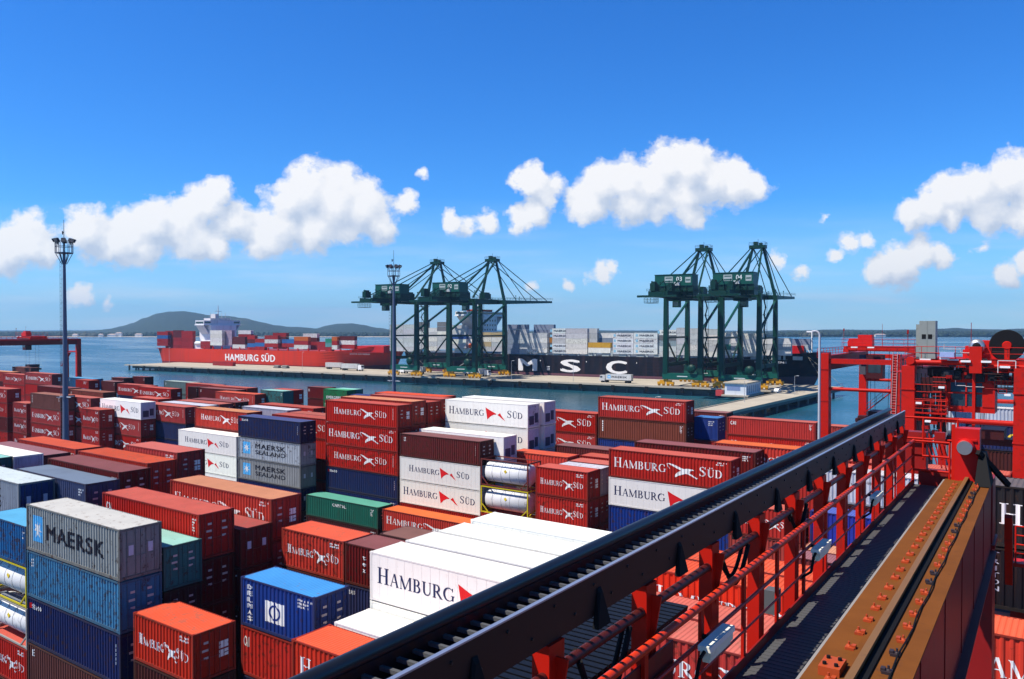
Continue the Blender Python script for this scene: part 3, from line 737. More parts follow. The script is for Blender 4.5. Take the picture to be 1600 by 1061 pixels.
('the far red stack at the left edge',-226.5,90.7,13.3,12.19,5,3,'r1:HSs r1 r1 r1 r1'),
('the far tan roofed stack at the left edge',-240.5,93.3,13.4,12.19,5,2,'or mr r1 r1 r1'),
('the far red stack right of the light mast',-188.54,90.7,13.19,6.06,5,1,'r1:HSx r1 r1 r1 r1'),
('the far dark stack right of the light mast',-182.2,93.3,13,6.06,5,1,'mr r1 r1 r1 r1'),
('the far blue stack behind the light mast',-203.17,95.9,12.9,12.19,5,1,'lb bl bl bl bl'),
('the low navy stack among the far reds',-166.5,76.9,13.1,6.06,5,1,'nv nv nv nv nv'),
('the small blue stack at right centre',-39.14,93.3,14.24,3.13,5,2,'bl:k r1 r1 r1 r1'),
('the grey blue stack under the reel crane',-11.8,95.9,17,12.19,6,3,'gl gl bg gl gl gl'),
('the blue stack lettered in yellow under the reel crane',-9.7,93.3,15.5,12.19,6,3,'nv:CMA db r1:HSb r1 r1 r1'),
('the long red stack beside the crane leg',-41.13,110,12.52,12.19,5,2,'r1:CAI r1:HSb r1 r1 r1'),
('the red stack right of the crane leg',-27.5,110,12.3,12.19,4,2,'r1 r1 r1 r1'),
('the far maroon stack by the trestle',-54.3,112.6,12.78,12.19,5,2,'mr r1 r1 r1 r1'),
('the far maroon stack by the bright green one',-134.18,112.6,12.61,6.06,5,2,'mr:CAI mr mr mr db'),
('the bright green far stack',-126.25,110,12.64,6.99,5,2,'gb:EVG gb gb gb gb'),
('the small indigo stack right of the bright green one',-118.5,110,11.9,6.06,4,1,'nv nv nv nv'),
('the far dark stack behind the bright green one',-126,112.6,12.6,6.06,5,1,'tl db db db db'),
('the farther of two far dark red stacks',-203.67,112.6,12.27,5.88,4,1,'mr mr mr mr'),
('the nearer of two far dark red stacks',-209.42,110,11.93,6.09,4,1,'mr mr mr mr'),
('the far grey green roofed stack',-184.53,110,11.99,12.19,4,2,'tg tg tg tg'),
('the far red roofed stack by the water',-171.05,107.4,12.14,12.19,4,2,'r1 r1 r1 r1'),
('the far tan stack at the extreme left',-268,110,13,12.19,5,1,'bw r1 r1 r1 r1'),
]
MSC_BAYS=[
(-184.4,26.4,0,'G G G G G G'),(-174.4,26.4,0,'G G G G G G'),(-162.8,27.8,0,'K K G W G G'),(-156.9,24.5,0,'W G W G W'),(-150.1,27.8,0,'K K W G G G'),(-142.6,26.0,0,'G G B W G'),(-120.4,22.1,0,'Y W Y G'),(-113.8,22.1,0,'Y W G G'),(-103.7,26.3,0,'S S S S S S'),(-96.1,26.3,0,'S G G G G G'),(-91.8,21.9,0,'G W G W'),(-95.4,26.3,14,'S S S'),(-83.9,21.9,6,'E O E E'),(-76.6,24.3,0,'L L G L L'),(-68.8,24.3,0,'G G W W W'),(-67.0,24.3,12,'G G G G'),(-56.1,17.2,0,'Y2 W'),(-56.5,21.9,14,'W S S G'),(-42.5,22.1,0,'L L L L'),(-31.6,22.2,0,'L L L L'),(-18.5,23.7,0,'L E H G G'),(-9.9,24.7,0,'G G G G G'),(-4.6,24.4,0,'G G G W G'),(5.2,24.1,0,'G W G G W'),(10.6,22.3,0,'W G N W'),(16.0,22.9,0,'W W G G'),(21.2,22.1,0,'W G W W'),(30.4,20.1,0,'W G W'),(36.6,19.7,10,'S G'),]
RED_BAYS=[
(-401.5,21.5,0,'r b r r r'),(-396.1,22.0,3,'r r r r r'),(-383.3,22.5,0,'d d r r r'),(-374.1,22.1,0,'r r r r r'),(-353.5,15.0,0,'r r'),(-343.4,22.6,0,'w w w w'),(-337.2,22.6,3,'p p p p'),(-320.7,18.3,0,'d d w'),(-320.8,22.6,5,'w r d r'),(-306.2,19.3,0,'r d b r'),(-298.9,17.2,0,'r b r'),(-289.8,19.4,0,'r w r'),(-286.4,21.0,4,'r d r r'),(-273.9,17.0,0,'b r'),(-269.8,17.0,0,'b r'),(-262.9,18.7,0,'o r w'),(-260.1,20.7,5,'w d r r'),(-242.9,15.7,0,'r r'),(-235.9,17.7,0,'g t r'),(-230.5,18.9,0,'o r w'),(-226.0,19.3,2,'d w r'),]
# ------------------------------------------------------------------ yard gantry cranes
def railing(mb, pts, h=1.1, step=1.5, r=.03, mids=2):
    """tube railing along a polyline of floor points"""
    for a, b_ in zip(pts, pts[1:]):
        a, b_ = Vector(a), Vector(b_); n = max(1, round((b_ - a).length / step))
        for k in range(n + 1):
            p = a.lerp(b_, k / n); mb.tube(p, p + Vector((0, 0, h)), r, 5)
        for j in range(mids + 1):
            z = Vector((0, 0, h * (j + 1) / (mids + 1))); mb.tube(a + z, b_ + z, r, 5)
    return mb
def leg_mesh(name, x, y, ztop, w=1.0, d=1.3):
    mb = MB(); mb.beam((x, y, 1.6), (x, y, ztop), w * 1.15, d * 1.15, w, d)
    for z in (6, 11, 16, 20):
        if z < ztop: mb.cbox((x, y, z), (w * 1.13, d * 1.13, .10))
    return mb.mesh(name)
def floodlight(parent, p, size=.5, col=WHITE):
    mb = MB(); x, y, z = p
    mb.box(x - size, x + size, y - .12, y + .12, z, z + .16)
    return link('work_light', mb.mesh('work_light'), 'lettering', parent, col)
def rtg(label, X, Y, span, wb, trolley_at, full=False, top=21.7):
    """rubber tyred gantry: two girders along y, X = left leg line, Y = near end"""
    t = thing('gantry_crane', label, 'crane', (0, 0, 0), 0, 'red yard gantry cranes')
    gt = top                                            # girder top
    for x in (X, X + wb):
        for y in (Y, Y + span): link('leg', leg_mesh('leg', x, y, gt - (0 if y > Y else -.3)), 'steel', t, RED)
        mb = MB(); mb.box(x - .5, x + .5, Y + .66, Y + span - .66, gt - 1.75, gt); mb.box(x - .56, x + .56, Y + .66, Y + span - .66, gt - 1.82, gt - 1.76)
        gd = link('girder', mb.mesh('girder'), 'steel', t, DRED)
        mb = MB(); s = -1 if x == X else 1
        mb.box(x + s * .52, x + s * 1.25, Y + .7, Y + span - .7, gt - .35, gt - .30)
        railing(mb, [(x + s * 1.22, Y + .7, gt - .3), (x + s * 1.22, Y + span - .7, gt - .3)])
        link('walkway_railing', mb.mesh('walkway_railing'), 'steel', gd, RED)
    for y in (Y, Y + span):
        mb = MB(); mb.tube((X + .5, y, gt - 4.2), (X + wb - .5, y, gt - 4.2), .22, 12)
        link('tie_tube', mb.mesh('tie_tube'), 'steel', t, RED)
        if y > Y or not full:
            mb = MB(); mb.box(X + .5, X + wb - .5, y - .35, y + .35, gt - 1.0, gt - .4); link('cross_beam', mb.mesh('cross_beam'), 'steel', t, RED)
        mb = MB(); mb.box(X - 1.6, X + wb + 1.6, y - .5, y + .5, 1.1, 1.9); link('sill_beam', mb.mesh('sill_beam'), 'steel', t, RED)
        for x in (X - 1.0, X + wb + 1.0):
            mb = MB(); mb.lathe([(y - .28, .3), (y - .28, .68), (y - .22, .75), (y + .22, .75), (y + .28, .68), (y + .28, .3)], 20, 'y', (x, 0, .75))
            link('wheel', mb.mesh('wheel'), 'rubber', t)
    # ladder up the right leg
    mb = MB()
    for dx in (-.25, .25): mb.beam((X + wb + dx - .2, Y - .75, gt - 8), (X + wb + dx, Y - .75, gt + .6), .06, .06)
    for k in range(26): mb.beam((X + wb - .44 + .007 * k, Y - .75, gt - 7.8 + k * .32), (X + wb + .05 + .007 * k, Y - .75, gt - 7.8 + k * .32), .035, .035)
    if not full: link('ladder', mb.mesh('ladder'), 'steel', t, (.55, .33, .33))
    # trolley
    ty = Y + trolley_at
    mb = MB()
    for x in (X, X + wb): mb.box(x - .35, x + .35, ty - .6, ty + 4.6, gt + .12, gt + .55)
    for y in (ty, ty + 4): mb.box(X - .3, X + wb + .3, y - .35, y + .35, gt + .3, gt + .95)
    mb.box(X + .4, X + wb - .4, ty + .4, ty + 3.6, gt + .8, gt + .9)
    tr = link('trolley', mb.mesh('trolley'), 'steel', t, RED)
    mb = MB(); railing(mb, [(X - .4, ty - .9, gt + .9), (X + wb + .4, ty - .9, gt + .9), (X + wb + .4, ty + 4.6, gt + .9)], 1.05, 1.3, .025, 1)
    link('trolley_railing', mb.mesh('trolley_railing'), 'steel', tr, RED)
    mb = MB(); cx = X + (1.6 if not full else wb * .67)
    mb.box(cx - 1.5, cx + 1.5, ty + .6, ty + 2.2, gt + .95, gt + 2.0); mb.box(cx - .3, cx + 1.5, ty + .6, ty + 2.0, gt + 2.0, gt + 2.5); mb.box(cx - 1.7, cx - 1.2, ty + .9, ty + 1.7, gt + .95, gt + 1.7)
    link('hoist_housing', mb.mesh('hoist_housing'), 'steel', tr, (.55, .012, .008))
    for k in range(2): floodlight(tr, (X + 1.2 + k * 2.1, ty - 1.0, gt + .75), .42)
    mb = MB(); mb.tube((X - .2, ty - .8, gt + .9), (X - .2, ty - .8, gt + 3.4), .03, 5); mb.tube((X + wb * .55, ty, gt + .9), (X + wb * .55, ty, gt + 4.0), .025, 5); mb.cbox((X - .2, ty - .8, gt + 3.2), (.14, .14, .35))
    link('antenna', mb.mesh('antenna'), 'steel', tr, DRED)
    # hanging ropes and spreader
    mb = MB()
    for dx in (-1.2, 1.2):
        for dy in (.6, 3.4): mb.tube((X + wb / 2 + dx, ty + dy, gt + .4), (X + wb / 2 + dx * .9, ty + dy, gt - 8.6 + (2.9 if full else 0)), .03, 4)
    link('hoist_rope', mb.mesh('hoist_rope'), 'rubber', tr)
    up_ = 2.9 if full else 0; mb = MB(); c = X + wb / 2 + (1.4 if full else 0)
    mb.box(c - 2.9, c + 2.9, ty + 1.2, ty + 2.8, gt - 9.3 + up_, gt - 8.7 + up_); mb.box(c - 1.4, c + 1.4, ty + .5, ty + 3.5, gt - 8.7 + up_, gt - 7.9 + up_)
    for s in (-1, 1): mb.box(c + s * 2.9 - .2, c + s * 2.9 + .2, ty + .7, ty + 3.3, gt - 9.5 + up_, gt - 9.0 + up_)
    link('spreader', mb.mesh('spreader'), 'steel', tr, (.05, .012, .012))
    # grey electric cabinet, cable reel and cab
    if full:
        x = X + 1.35
        mb = MB(); mb.box(x - .70, x + .55, ty - .6, ty + .6, gt + .9, gt + 4.15); mb.box(x - .98, x - .705, ty - .4, ty + .5, gt + .9, gt + 3.85)
        cb = link('electric_cabinet', mb.mesh('electric_cabinet'), 'steel', tr, (.24, .26, .24))
        mb = MB()
        for s in (0, 1): mb.box(x - .50 + s * .48, x - .18 + s * .48, ty - .615, ty - .60, gt + 2.6, gt + 3.0)
        mb.box(x - .085, x - .075, ty - .61, ty - .60, gt + 1, gt + 4.1)
        link('vent_window', mb.mesh('vent_window'), 'rubber', cb)
        rx, ry, rz = X + wb - 1.15, ty + .8, gt + 2.1
        mb = MB(); mb.lathe([(ry - .30, .2), (ry - .30, 1.25), (ry - .24, 1.30), (ry - .20, 1.25), (ry - .20, .9), (ry + .2, .9), (ry + .2, 1.25), (ry + .3, 1.25), (ry + .3, .2)], 36, 'y', (rx, 0, rz), False)
        rl = link('cable_reel', mb.mesh('cable_reel'), 'rubber', tr)
        mb = MB(); mb.lathe([(ry - .40, .05), (ry - .40, .30), (ry - .31, .36)], 20, 'y', (rx, 0, rz), False); mb.beam((rx, ry - .2, rz), (rx, ry - .2, gt + .8), .35, .3)
        link('reel_hub', mb.mesh('reel_hub'), 'steel', rl, RED)
        mx = X + wb * .60
        mb = MB(); mb.lathe([(ty - .15, .12), (ty - .15, .30), (ty - .05, .58), (ty + .25, .62), (ty + .9, .55)], 24, 'y', (mx, 0, gt + 2.0))
        link('hoist_motor', mb.mesh('hoist_motor'), 'metal', tr, (.45, .45, .46))
        mb = MB(); mb.lathe([(ty - .18, .05), (ty - .18, .30), (ty - .14, .32)], 20, 'y', (mx, 0, gt + 2.0))
        link('motor_fan', mb.mesh('motor_fan'), 'rubber', tr)
        # long header tubes and boxes at girder level
        mb = MB(); mb.tube((X - .2, ty - 1.05, gt + .62), (X + wb * .62, ty - 1.05, gt + .62), .20, 10); mb.box(X + wb * .55, X + wb * .66, ty - 1.3, ty - .7, gt - .2, gt + 2.0); mb.tube((X + wb * .7, ty - 1.0, gt + .4), (X + wb + .5, ty - 1.0, gt + .4), .16, 10); mb.lathe([(ty - 1.5, .1), (ty - 1.5, .34), (ty - .8, .34)], 16, 'y', (X + .1, 0, gt + .75), False)
        link('header_tube', mb.mesh('header_tube'), 'steel', tr, RED)
        for px_, pz in ((.33, 1.15), (.52, .95), (.70, .95), (.86, .55)): floodlight(tr, (X + wb * px_, ty - 1.35, gt + pz - .25), .36)
        mb = MB(); mb.box(X + wb * .29, X + wb * .42, ty - 1.7, ty - .9, gt + 1.1, gt + 1.5); link('tarpaulin_bundle', mb.mesh('tarpaulin_bundle'), 'lettering', tr, (.30, .38, .62))
        mb = MB(); mb.beam((X + wb * .80, ty - 1.4, gt + .9), (X + wb * .80, ty - 1.4, gt - .1), .06); mb.beam((X + wb * .95, ty - 1.4, gt + .9), (X + wb * .95, ty - 1.4, gt - .1), .06); mb.beam((X + wb * .80, ty - 1.4, gt + .9), (X + wb * .95, ty - 1.4, gt + .9), .06)
        link('gate_frame', mb.mesh('gate_frame'), 'lettering', tr, (.6, .55, .55))
        # cab
        cx0, cx1, cy0, cy1, z0, z1 = X + 2.9, X + 6.3, ty - .4, ty + 2.0, gt - 3.55, gt - .25
        mb = MB(); mb.box(cx0, cx1, cy0 + .06, cy1, z0, z0 + .5); mb.box(cx0, cx1, cy0 + .06, cy1, z1 - .8, z1); mb.box(cx0, cx0 + .14, cy0, cy1, z0 + .5, z1 - .8); mb.box(cx1 - .9, cx1, cy0, cy1, z0 + .5, z1 - .8); mb.box(cx0, cx1, cy1 - .1, cy1, z0 + .5, z1 - .8)
        for fx in (.50, .76): mb.box(cx0 + (cx1 - cx0 - .9) * fx, cx0 + (cx1 - cx0 - .9) * fx + .12, cy0 + .02, cy0 + .12, z0 + .5, z1 - .8)
        mb.box(cx0 + .14, cx1 - .9, cy0 + .02, cy0 + .12, z0 + 1.55, z0 + 1.68)
        cabo = link('cab', mb.mesh('cab'), 'steel', tr, RED)
        mb = MB(); mb.box(cx0 + .14, cx1 - .9, cy0 + .14, cy0 + .16, z0 + .5, z1 - .8); link('window', mb.mesh('window'), 'glass', cabo)
        mb = MB(); mb.box(cx0 + .16, cx1 - .92, cy0 + .10, cy0 + .115, z0 + 1.75, z1 - .82)
        link('sun_blind', mb.mesh('sun_blind'), 'steel', cabo, (.03, .09, .13))
        mb = MB(); mb.box(cx1 - .2, cx1 + 1.2, cy0, cy1, z1 - .9, z1 - .2); mb.box(cx0 + 1.0, cx1 + 2.0, cy0 + .3, cy1, z1 + .1, z1 + .35); mb.beam((cx1 - 1.5, cy0 - .25, z1 + .1), (cx1 - 1.5, cy0 - .25, z0 - 1.4), .22, .22)
        link('cab_hanger', mb.mesh('cab_hanger'), 'steel', tr, RED)
        mb = MB(); railing(mb, [(cx1 + .1, cy0, z1 - 1.4), (cx1 + 1.9, cy0, z1 - 1.4), (cx1 + 1.9, cy1, z1 - 1.4)], 1.0, .6, .03, 2); mb.box(cx1 + .1, cx1 + 1.9, cy0, cy1, z1 - 1.5, z1 - 1.4)
        link('cab_platform', mb.mesh('cab_platform'), 'steel', tr, (.04, .02, .03))
        # pipes, hoses and brackets packed under and over the trolley
        rc = random.Random(17)
        for k in range(16):
            a_ = Vector((X + rc.uniform(.8, wb - .2), ty - rc.uniform(.3, 1.3), gt + rc.uniform(-1.6, 1.6))); pts = [a_]
            for j in range(4): a_ = a_ + Vector(((rc.uniform(-1.6, 1.6), 0, 0), (0, 0, rc.uniform(-.9, .9)))[j % 2]); pts.append(a_)
            mb = MB(); mb.path(pts, rc.choice((.025, .035, .05)), 6); link('pipe_run', mb.mesh('pipe_run'), 'steel', tr, rc.choice(((.02, .02, .025), RED, DRED, (.05, .02, .02), (.45, .42, .42))))
        for k in range(12):
            mb = MB(); c_ = (X + rc.uniform(2.0, wb - .3), ty - rc.uniform(.2, 1.0), gt + rc.uniform(-.7, .6)); d_ = (rc.uniform(.25, .9), rc.uniform(.2, .5), rc.uniform(.2, .5))
            mb.cbox(c_, d_); mb.cbox((c_[0], c_[1] - d_[1] / 2 - .03, c_[2]), (d_[0] * .6, .06, d_[2] * .6)); link('equipment_box', mb.mesh('equipment_box'), 'steel', tr, rc.choice(((.018, .016, .018), DRED, RED, (.03, .03, .035), (.10, .02, .02))))
        for k in range(3):
            mb = MB(); y_ = ty + .2 + k * .9; mb.box(X + 1.2, X + wb - 1.2, y_, y_ + .25, gt - .6 - .5 * (k % 2), gt + .1); link('trolley_frame', mb.mesh('trolley_frame'), 'steel', tr, (.04, .012, .012))
        for k in range(7):
            mb = MB(); x_ = X + 2.4 + k * .85; mb.box(x_, x_ + .62, ty - .75, ty - .1, gt - .95 + .12 * (k % 3), gt - .08); mb.cbox((x_ + .3, ty - .8, gt - .5), (.3, .1, .3)); link('underframe_motor', mb.mesh('underframe_motor'), 'steel', tr, (.014, .012, .014))
        for k in range(5):
            mb = MB(); z_ = gt - 1.25 - .62 * k; mb.tube((X + .55, Y - .62, z_), (X + 2.9 + .5 * (k % 2), Y - .62, z_), .03, 6); mb.tube((X + 2.9, Y - .62, z_), (X + 2.9, Y - .62, z_ - .62), .03, 6); link('guard_rail', mb.mesh('guard_rail'), 'steel', t, RED)
        for k in range(8):
            mb = MB(); x_ = X + .7 + .3 * k; mb.path([(x_, Y - .5, gt - .3), (x_ + .1, Y - .55, gt - 1.8), (x_ - .1, Y - .5, gt - 3.2), (x_ + .12, Y - .45, gt - 5.2)], .03, 6); link('hanging_cable', mb.mesh('hanging_cable'), 'rubber', t)
        for k in range(6): floodlight(t, (X + (.9, 2.6, 1.6, 7.3, 4.4, 2.2)[k], Y - .95, gt - (2.9, 1.5, 4.4, 1.9, 5.6, 6.1)[k]), .22)
        mb = MB(); mb.box(X + wb - 1.9, X + wb - .5, ty - .9, ty + .4, gt - 1.5, gt - 1.42); railing(mb, [(X + wb - 1.9, ty - .9, gt - 1.45), (X + wb - .5, ty - .9, gt - 1.45)], 1.0, .45, .03, 2); link('side_platform', mb.mesh('side_platform'), 'steel', tr, (.02, .014, .016))
        # equipment and stairs along the left side
        rnd = random.Random(3)
        mb = MB()
        for k in range(9): mb.cbox((X + .9 + rnd.uniform(0, 1.6), Y - .2 + rnd.uniform(-.3, .5), gt - 2.2 - k * .45), (rnd.uniform(.2, .7), .3, rnd.uniform(.15, .4)))
        mb.box(X + .6, X + 1.3, Y - .9, Y - .3, gt - 3.1, gt - 2.6)
        link('junction_box', mb.mesh('junction_box'), 'steel', t, DRED)
        mb = MB(); mb.beam((X + 1.0, Y + .5, gt - 1.3), (X + 1.0, Y + .5, gt - 5.6), 1.0, .25); link('chain_duct', mb.mesh('chain_duct'), 'steel', t, (.10, .10, .115))
        for k, dx in enumerate((1.75, 2.1, 2.5)):
            mb = MB(); mb.beam((X + dx, Y + .2 + .3 * k, gt - .9), (X + dx + .1, Y + .2 + .3 * k, gt - 4.6 - .5 * k), .24, .3); mb.tube((X + dx + .2, Y + .2, gt - .9), (X + dx + .2, Y + .2, gt - 5), .04, 6); link('chain_duct', mb.mesh('chain_duct'), 'steel', t, ((.05, .05, .06), (.03, .03, .035), (.02, .012, .012))[k])
        mb = MB(); mb.box(X + .9, X + 2.8, Y - .1, Y + .9, gt - 2.0, gt - .7); mb.box(X + 1.1, X + 1.9, Y - .4, Y - .1, gt - 3.0, gt - 2.4); link('switch_cabinet', mb.mesh('switch_cabinet'), 'steel', t, (.05, .012, .012))
        mb = MB(); railing(mb, [(X + .6, Y - .9, gt - 3.6), (X + 3.0, Y - .9, gt - 3.6), (X + 3.0, Y - .2, gt - 3.6)], 1.0, .6, .03, 2); mb.box(X + .5, X + 3.0, Y - .9, Y - .1, gt - 3.7, gt - 3.6)
        for k in range(8): mb.tube((X + 1.9, Y - .6, gt - 3.4 + k * .4), (X + 2.9, Y - .6, gt - 3.4 + k * .4), .03, 5)
        link('service_platform', mb.mesh('service_platform'), 'steel', t, RED)
    else:
        mb = MB(); mb.box(X + 2.6, X + 4.6, ty - .2, ty + 1.6, gt - 3.4, gt - .2); cabo = link('cab', mb.mesh('cab'), 'steel', tr, (.06, .012, .014))
        mb = MB(); mb.box(X + 2.8, X + 4.4, ty - .22, ty - .2, gt - 2.6, gt - 1.0); link('window', mb.mesh('window'), 'glass', cabo)
        mb = MB(); mb.box(X + 1.6, X + 2.4, ty + .2, ty + .5, gt - 2.9, gt - .2); link('chain_duct', mb.mesh('chain_duct'), 'steel', tr, (.08, .08, .10))
        mb = MB()   # stair on the far end
        mb.beam((X + .5, Y + span - 1.4, gt - 9), (X + 5.5, Y + span - 1.4, gt - 4.5), .9, .12); railing(mb, [(X + .5, Y + span - 1.9, gt - 9), (X + 5.5, Y + span - 1.9, gt - 4.5)], 1.0, 1.2, .03, 1)
        link('stair', mb.mesh('stair'), 'steel', t, RED)
    return t

def own_crane():
    """the crane the photographer stands on: one girder, its walkway, cable tray and railings"""
    H = CAM_H
    t = thing('gantry_crane', 'red gantry crane in front with rusty brown girder top and black cable tray', 'crane', (0, 0, 0), 0, 'red yard gantry cranes')
    gx0, gx1, gz, y0, y1 = -2.198, -1.19, H - 3.7, -8.0, 23.4
    mb = MB(); mb.box(gx0 + .02, gx1 - .02, y0, y1, gz - 1.75, gz - .03)
    for k in range(12): mb.box(gx1 - .02, gx1 - .008, y0 + k * 2.6, y0 + k * 2.6 + .02, gz - 1.7, gz - .04)
    gd = link('girder', mb.mesh('girder'), 'steel', t, (.22, .010, .010))
    mb = MB(); mb.box(gx0, gx1, y0, y1, gz - .028, gz); link('top_flange', mb.mesh('top_flange'), 'brown', gd)
    mb = MB(); mb.box(gx0 - .1, gx1 + .12, y0, y1, gz - 1.79, gz - 1.752); link('bottom_flange', mb.mesh('bottom_flange'), 'steel', gd, (.16, .010, .010))
    # rail with its clips
    rx = -1.70
    mb = MB(); mb.box(rx - .16, rx + .03, y0, y1, gz + .002, gz + .014); link('rail_pad', mb.mesh('rail_pad'), 'brown', gd)
    mb = MB(); mb.box(rx - .015, rx + .015, y0, y1, gz + .01, gz + .08); mb.box(rx - .045, rx + .035, y0, y1, gz + .08, gz + .115)
    link('rail', mb.mesh('rail'), 'steel', gd, (.19, .095, .035))
    mb = MB(); mb.box(rx + .036, rx + .12, y0, y1, gz + .004, gz + .03); link('rail_shade_strip', mb.mesh('rail_shade_strip'), 'rubber', gd)  # black strip added to widen the rail's shaded side and shadow
    def clipm(s):
        mb = MB(); mb.cbox((0, 0, .016), (.10, .12, .03)); mb.cbox((-s * .04, 0, .035), (.045, .075, .04)); mb.lathe([(0, .030), (.030, .026), (.034, .016)], 6, 'z', (.015 * s, 0, .015)); mb.lathe([(0, .013), (.065, .013)], 6, 'z', (.015 * s, 0, .02))
        return mb.mesh('rail_clip')
    cm = {s: clipm(s) for s in (-1, 1)}
    k = 0; y = 5.2; rnd = random.Random(5)
    while y < 22.6:
        for s in (-1, 1):
            dark = s == 1 and (k % 7 in (1, 2) or y < 8)
            link('rail_clip', cm[s], 'steel', gd, (.035, .025, .03) if dark else (.40, .060, .018), (rx + s * .235 + .02, y + (.05 if s > 0 else 0) + rnd.uniform(-.03, .03), gz))
        y += .53; k += 1
    mb = MB(); mb.path([(rx + .30 + .012 * math.sin(k_ * 1.7), 3 + k_ * .5, gz + .03 + .01 * math.sin(k_ * 2.3)) for k_ in range(40)], .011, 5); link('earth_cable', mb.mesh('earth_cable'), 'rubber', gd)
    mb = MB(); mb.box(gx0 + .14, gx0 + .36, 9.0, 9.35, gz + .002, gz + .10); bb = link('stop_block', mb.mesh('stop_block'), 'steel', gd, (.40, .065, .018))
    mb = MB()
    for dx in (.19, .31):
        for dy in (9.08, 9.27): mb.lathe([(0, .022), (.03, .022)], 8, 'z', (gx0 + dx, dy, gz + .10))
    link('bolt', mb.mesh('bolt'), 'rubber', bb)
    # walkway
    fz = H - 3.9; wx = -2.926
    mb = MB()
    mb.box(wx, gx0 - .05, y0, 23.0, fz - .05, fz - .006)
    for k in range(int((23 - y0) / .11)): mb.box(wx + .02, gx0 - .06, y0 + k * .11, y0 + k * .11 + .02, fz - .006, fz)
    link('walkway_floor', mb.mesh('walkway_floor'), 'steel', t, (.085, .085, .085))
    mb = MB(); mb.box(gx0 - .038, gx0 - .004, y0, 23.0, fz - .05, gz - .01); link('edge_strip', mb.mesh('edge_strip'), 'steel', t, (.28, .26, .24))
    mb = MB(); mb.box(wx - .02, wx, y0, 23.0, fz - .12, fz + .12); link('toe_board', mb.mesh('toe_board'), 'steel', t, (.25, .012, .010))
    mb = MB(); mb.tube((wx, 1.0, fz + 1.12), (wx, 23.0, fz + 1.12), .043, 10)
    hr = link('handrail', mb.mesh('handrail'), 'steel', t, (.62, .036, .008))
    for z, rr in ((.42, .014), (.74, .022)):
        mb = MB(); mb.tube((wx - .01, 1.0, fz + z), (wx - .01, 23.0, fz + z), rr, 8); link('handrail_bar', mb.mesh('handrail_bar'), 'steel', t, (.52, .03, .018))
    y = 1.0
    while y < 23.2:
        mb = MB(); mb.box(wx - .045, wx - .01, y - .04, y + .04, fz - .1, fz + 1.10); link('handrail_post', mb.mesh('handrail_post'), 'steel', t, RED); y += 1.375
    # tray columns
    tx0, tx1, tz = -3.425, -3.05, H - 1.957
    y = 3.4
    while y < 23:
        mb = MB(); mb.box(wx - .25, wx - .10, y - .11, y + .11, fz - 1.6, tz - .355)
        mb.add([(wx - .10, y - .012, fz + .9), (wx - .10, y + .012, fz + .9), (wx + .0, y - .012, tz - .46), (wx + .0, y + .012, tz - .46), (wx - .10, y - .012, tz - .46), (wx - .10, y + .012, tz - .46)], [(0, 2, 4), (1, 5, 3), (0, 1, 3, 2), (0, 4, 5, 1), (4, 2, 3, 5)])
        link('tray_column', mb.mesh('tray_column'), 'steel', t, RED); y += 1.7
    # cable tray
    mb = MB(); ye = 22.4
    mb.box(tx1 - .012, tx1, y0, ye, tz - .35, tz - .015)
    pl = link('tray_side_plate', mb.mesh('tray_side_plate'), 'steel', t, (.036, .018, .015))
    mb = MB(); mb.box(tx1 - .03, tx1 + .005, y0, ye, tz - .012, tz); link('tray_lip', mb.mesh('tray_lip'), 'metal', pl, (.50, .52, .58))
    mb = MB(); k = 0; y = 2.0
    while y < ye:
        mb.lathe([(tx1, .014), (tx1 + .012, .012)], 6, 'x', (0, y, tz - .09 - .15 * (k % 2))); y += .31; k += 1
    link('bolt', mb.mesh('bolt'), 'metal', pl, (.05, .05, .05))
    mb = MB(); mb.tube((tx0, y0, tz), (tx0, ye, tz), .055, 14); mb.box(tx0 - .03, tx0 - .01, y0, ye, tz - .34, tz - .04)
    link('tray_edge_tube', mb.mesh('tray_edge_tube'), 'cable', t)
    mb = MB()
    for k in range(4): mb.tube((tx0 + .01 + k * .022, y0, tz - .24 + .03 * (k % 2)), (tx0 + .01 + k * .022, ye, tz - .24 + .03 * (k % 2)), .018, 6)
    link('cable_bundle', mb.mesh('cable_bundle'), 'cable', t)
    mb = MB(); y = .5
    while y < ye: mb.box(tx0 + .02, tx1 - .012, y, y + .03, tz - .13, tz - .105); y += .155
    link('tray_rung', mb.mesh('tray_rung'), 'metal', t, (.34, .35, .36))
    y = 4.1
    while y < ye:
        mb = MB(); mb.add([(tx1 + .004, y - .03, tz - .13), (tx1 + .004, y + .03, tz - .13), (tx1 + .004, y + .11, tz - .44), (tx1 + .004, y - .11, tz - .44), (tx1 + .03, y - .02, tz - .17), (tx1 + .03, y + .02, tz - .17), (tx1 + .06, y + .11, tz - .44), (tx1 + .06, y - .11, tz - .44)],
            [(4, 5, 6, 7), (0, 4, 7, 3), (1, 2, 6, 5), (0, 1, 5, 4), (3, 7, 6, 2)])
        link('tray_bracket', mb.mesh('tray_bracket'), 'rubber', t); y += 1.7
    mb = MB(); mb.tube((tx1 - .03, y0, tz - .60), (tx1 - .03, 22.8, tz - .60), .045, 12); link('festoon_tube', mb.mesh('festoon_tube'), 'steel', t, (.07, .010, .009))
    mb = MB()
    for k, (cy, dp) in enumerate(((3.6, .5), (5.9, .55), (9.2, .35), (12.0, .3))):
        pts = [(tx1 + .02, cy - .45 + .9 * j / 10, tz - .62 - dp * math.sin(math.pi * j / 10)) for j in range(11)]; mb.path(pts, .028, 6); mb.path([(p[0] - .07, p[1] + .05, p[2] + .06) for p in pts], .024, 6)
    link('loose_cable', mb.mesh('loose_cable'), 'rubber', t)
    # perforated cable floor under the tray at the near end
    mb = MB()
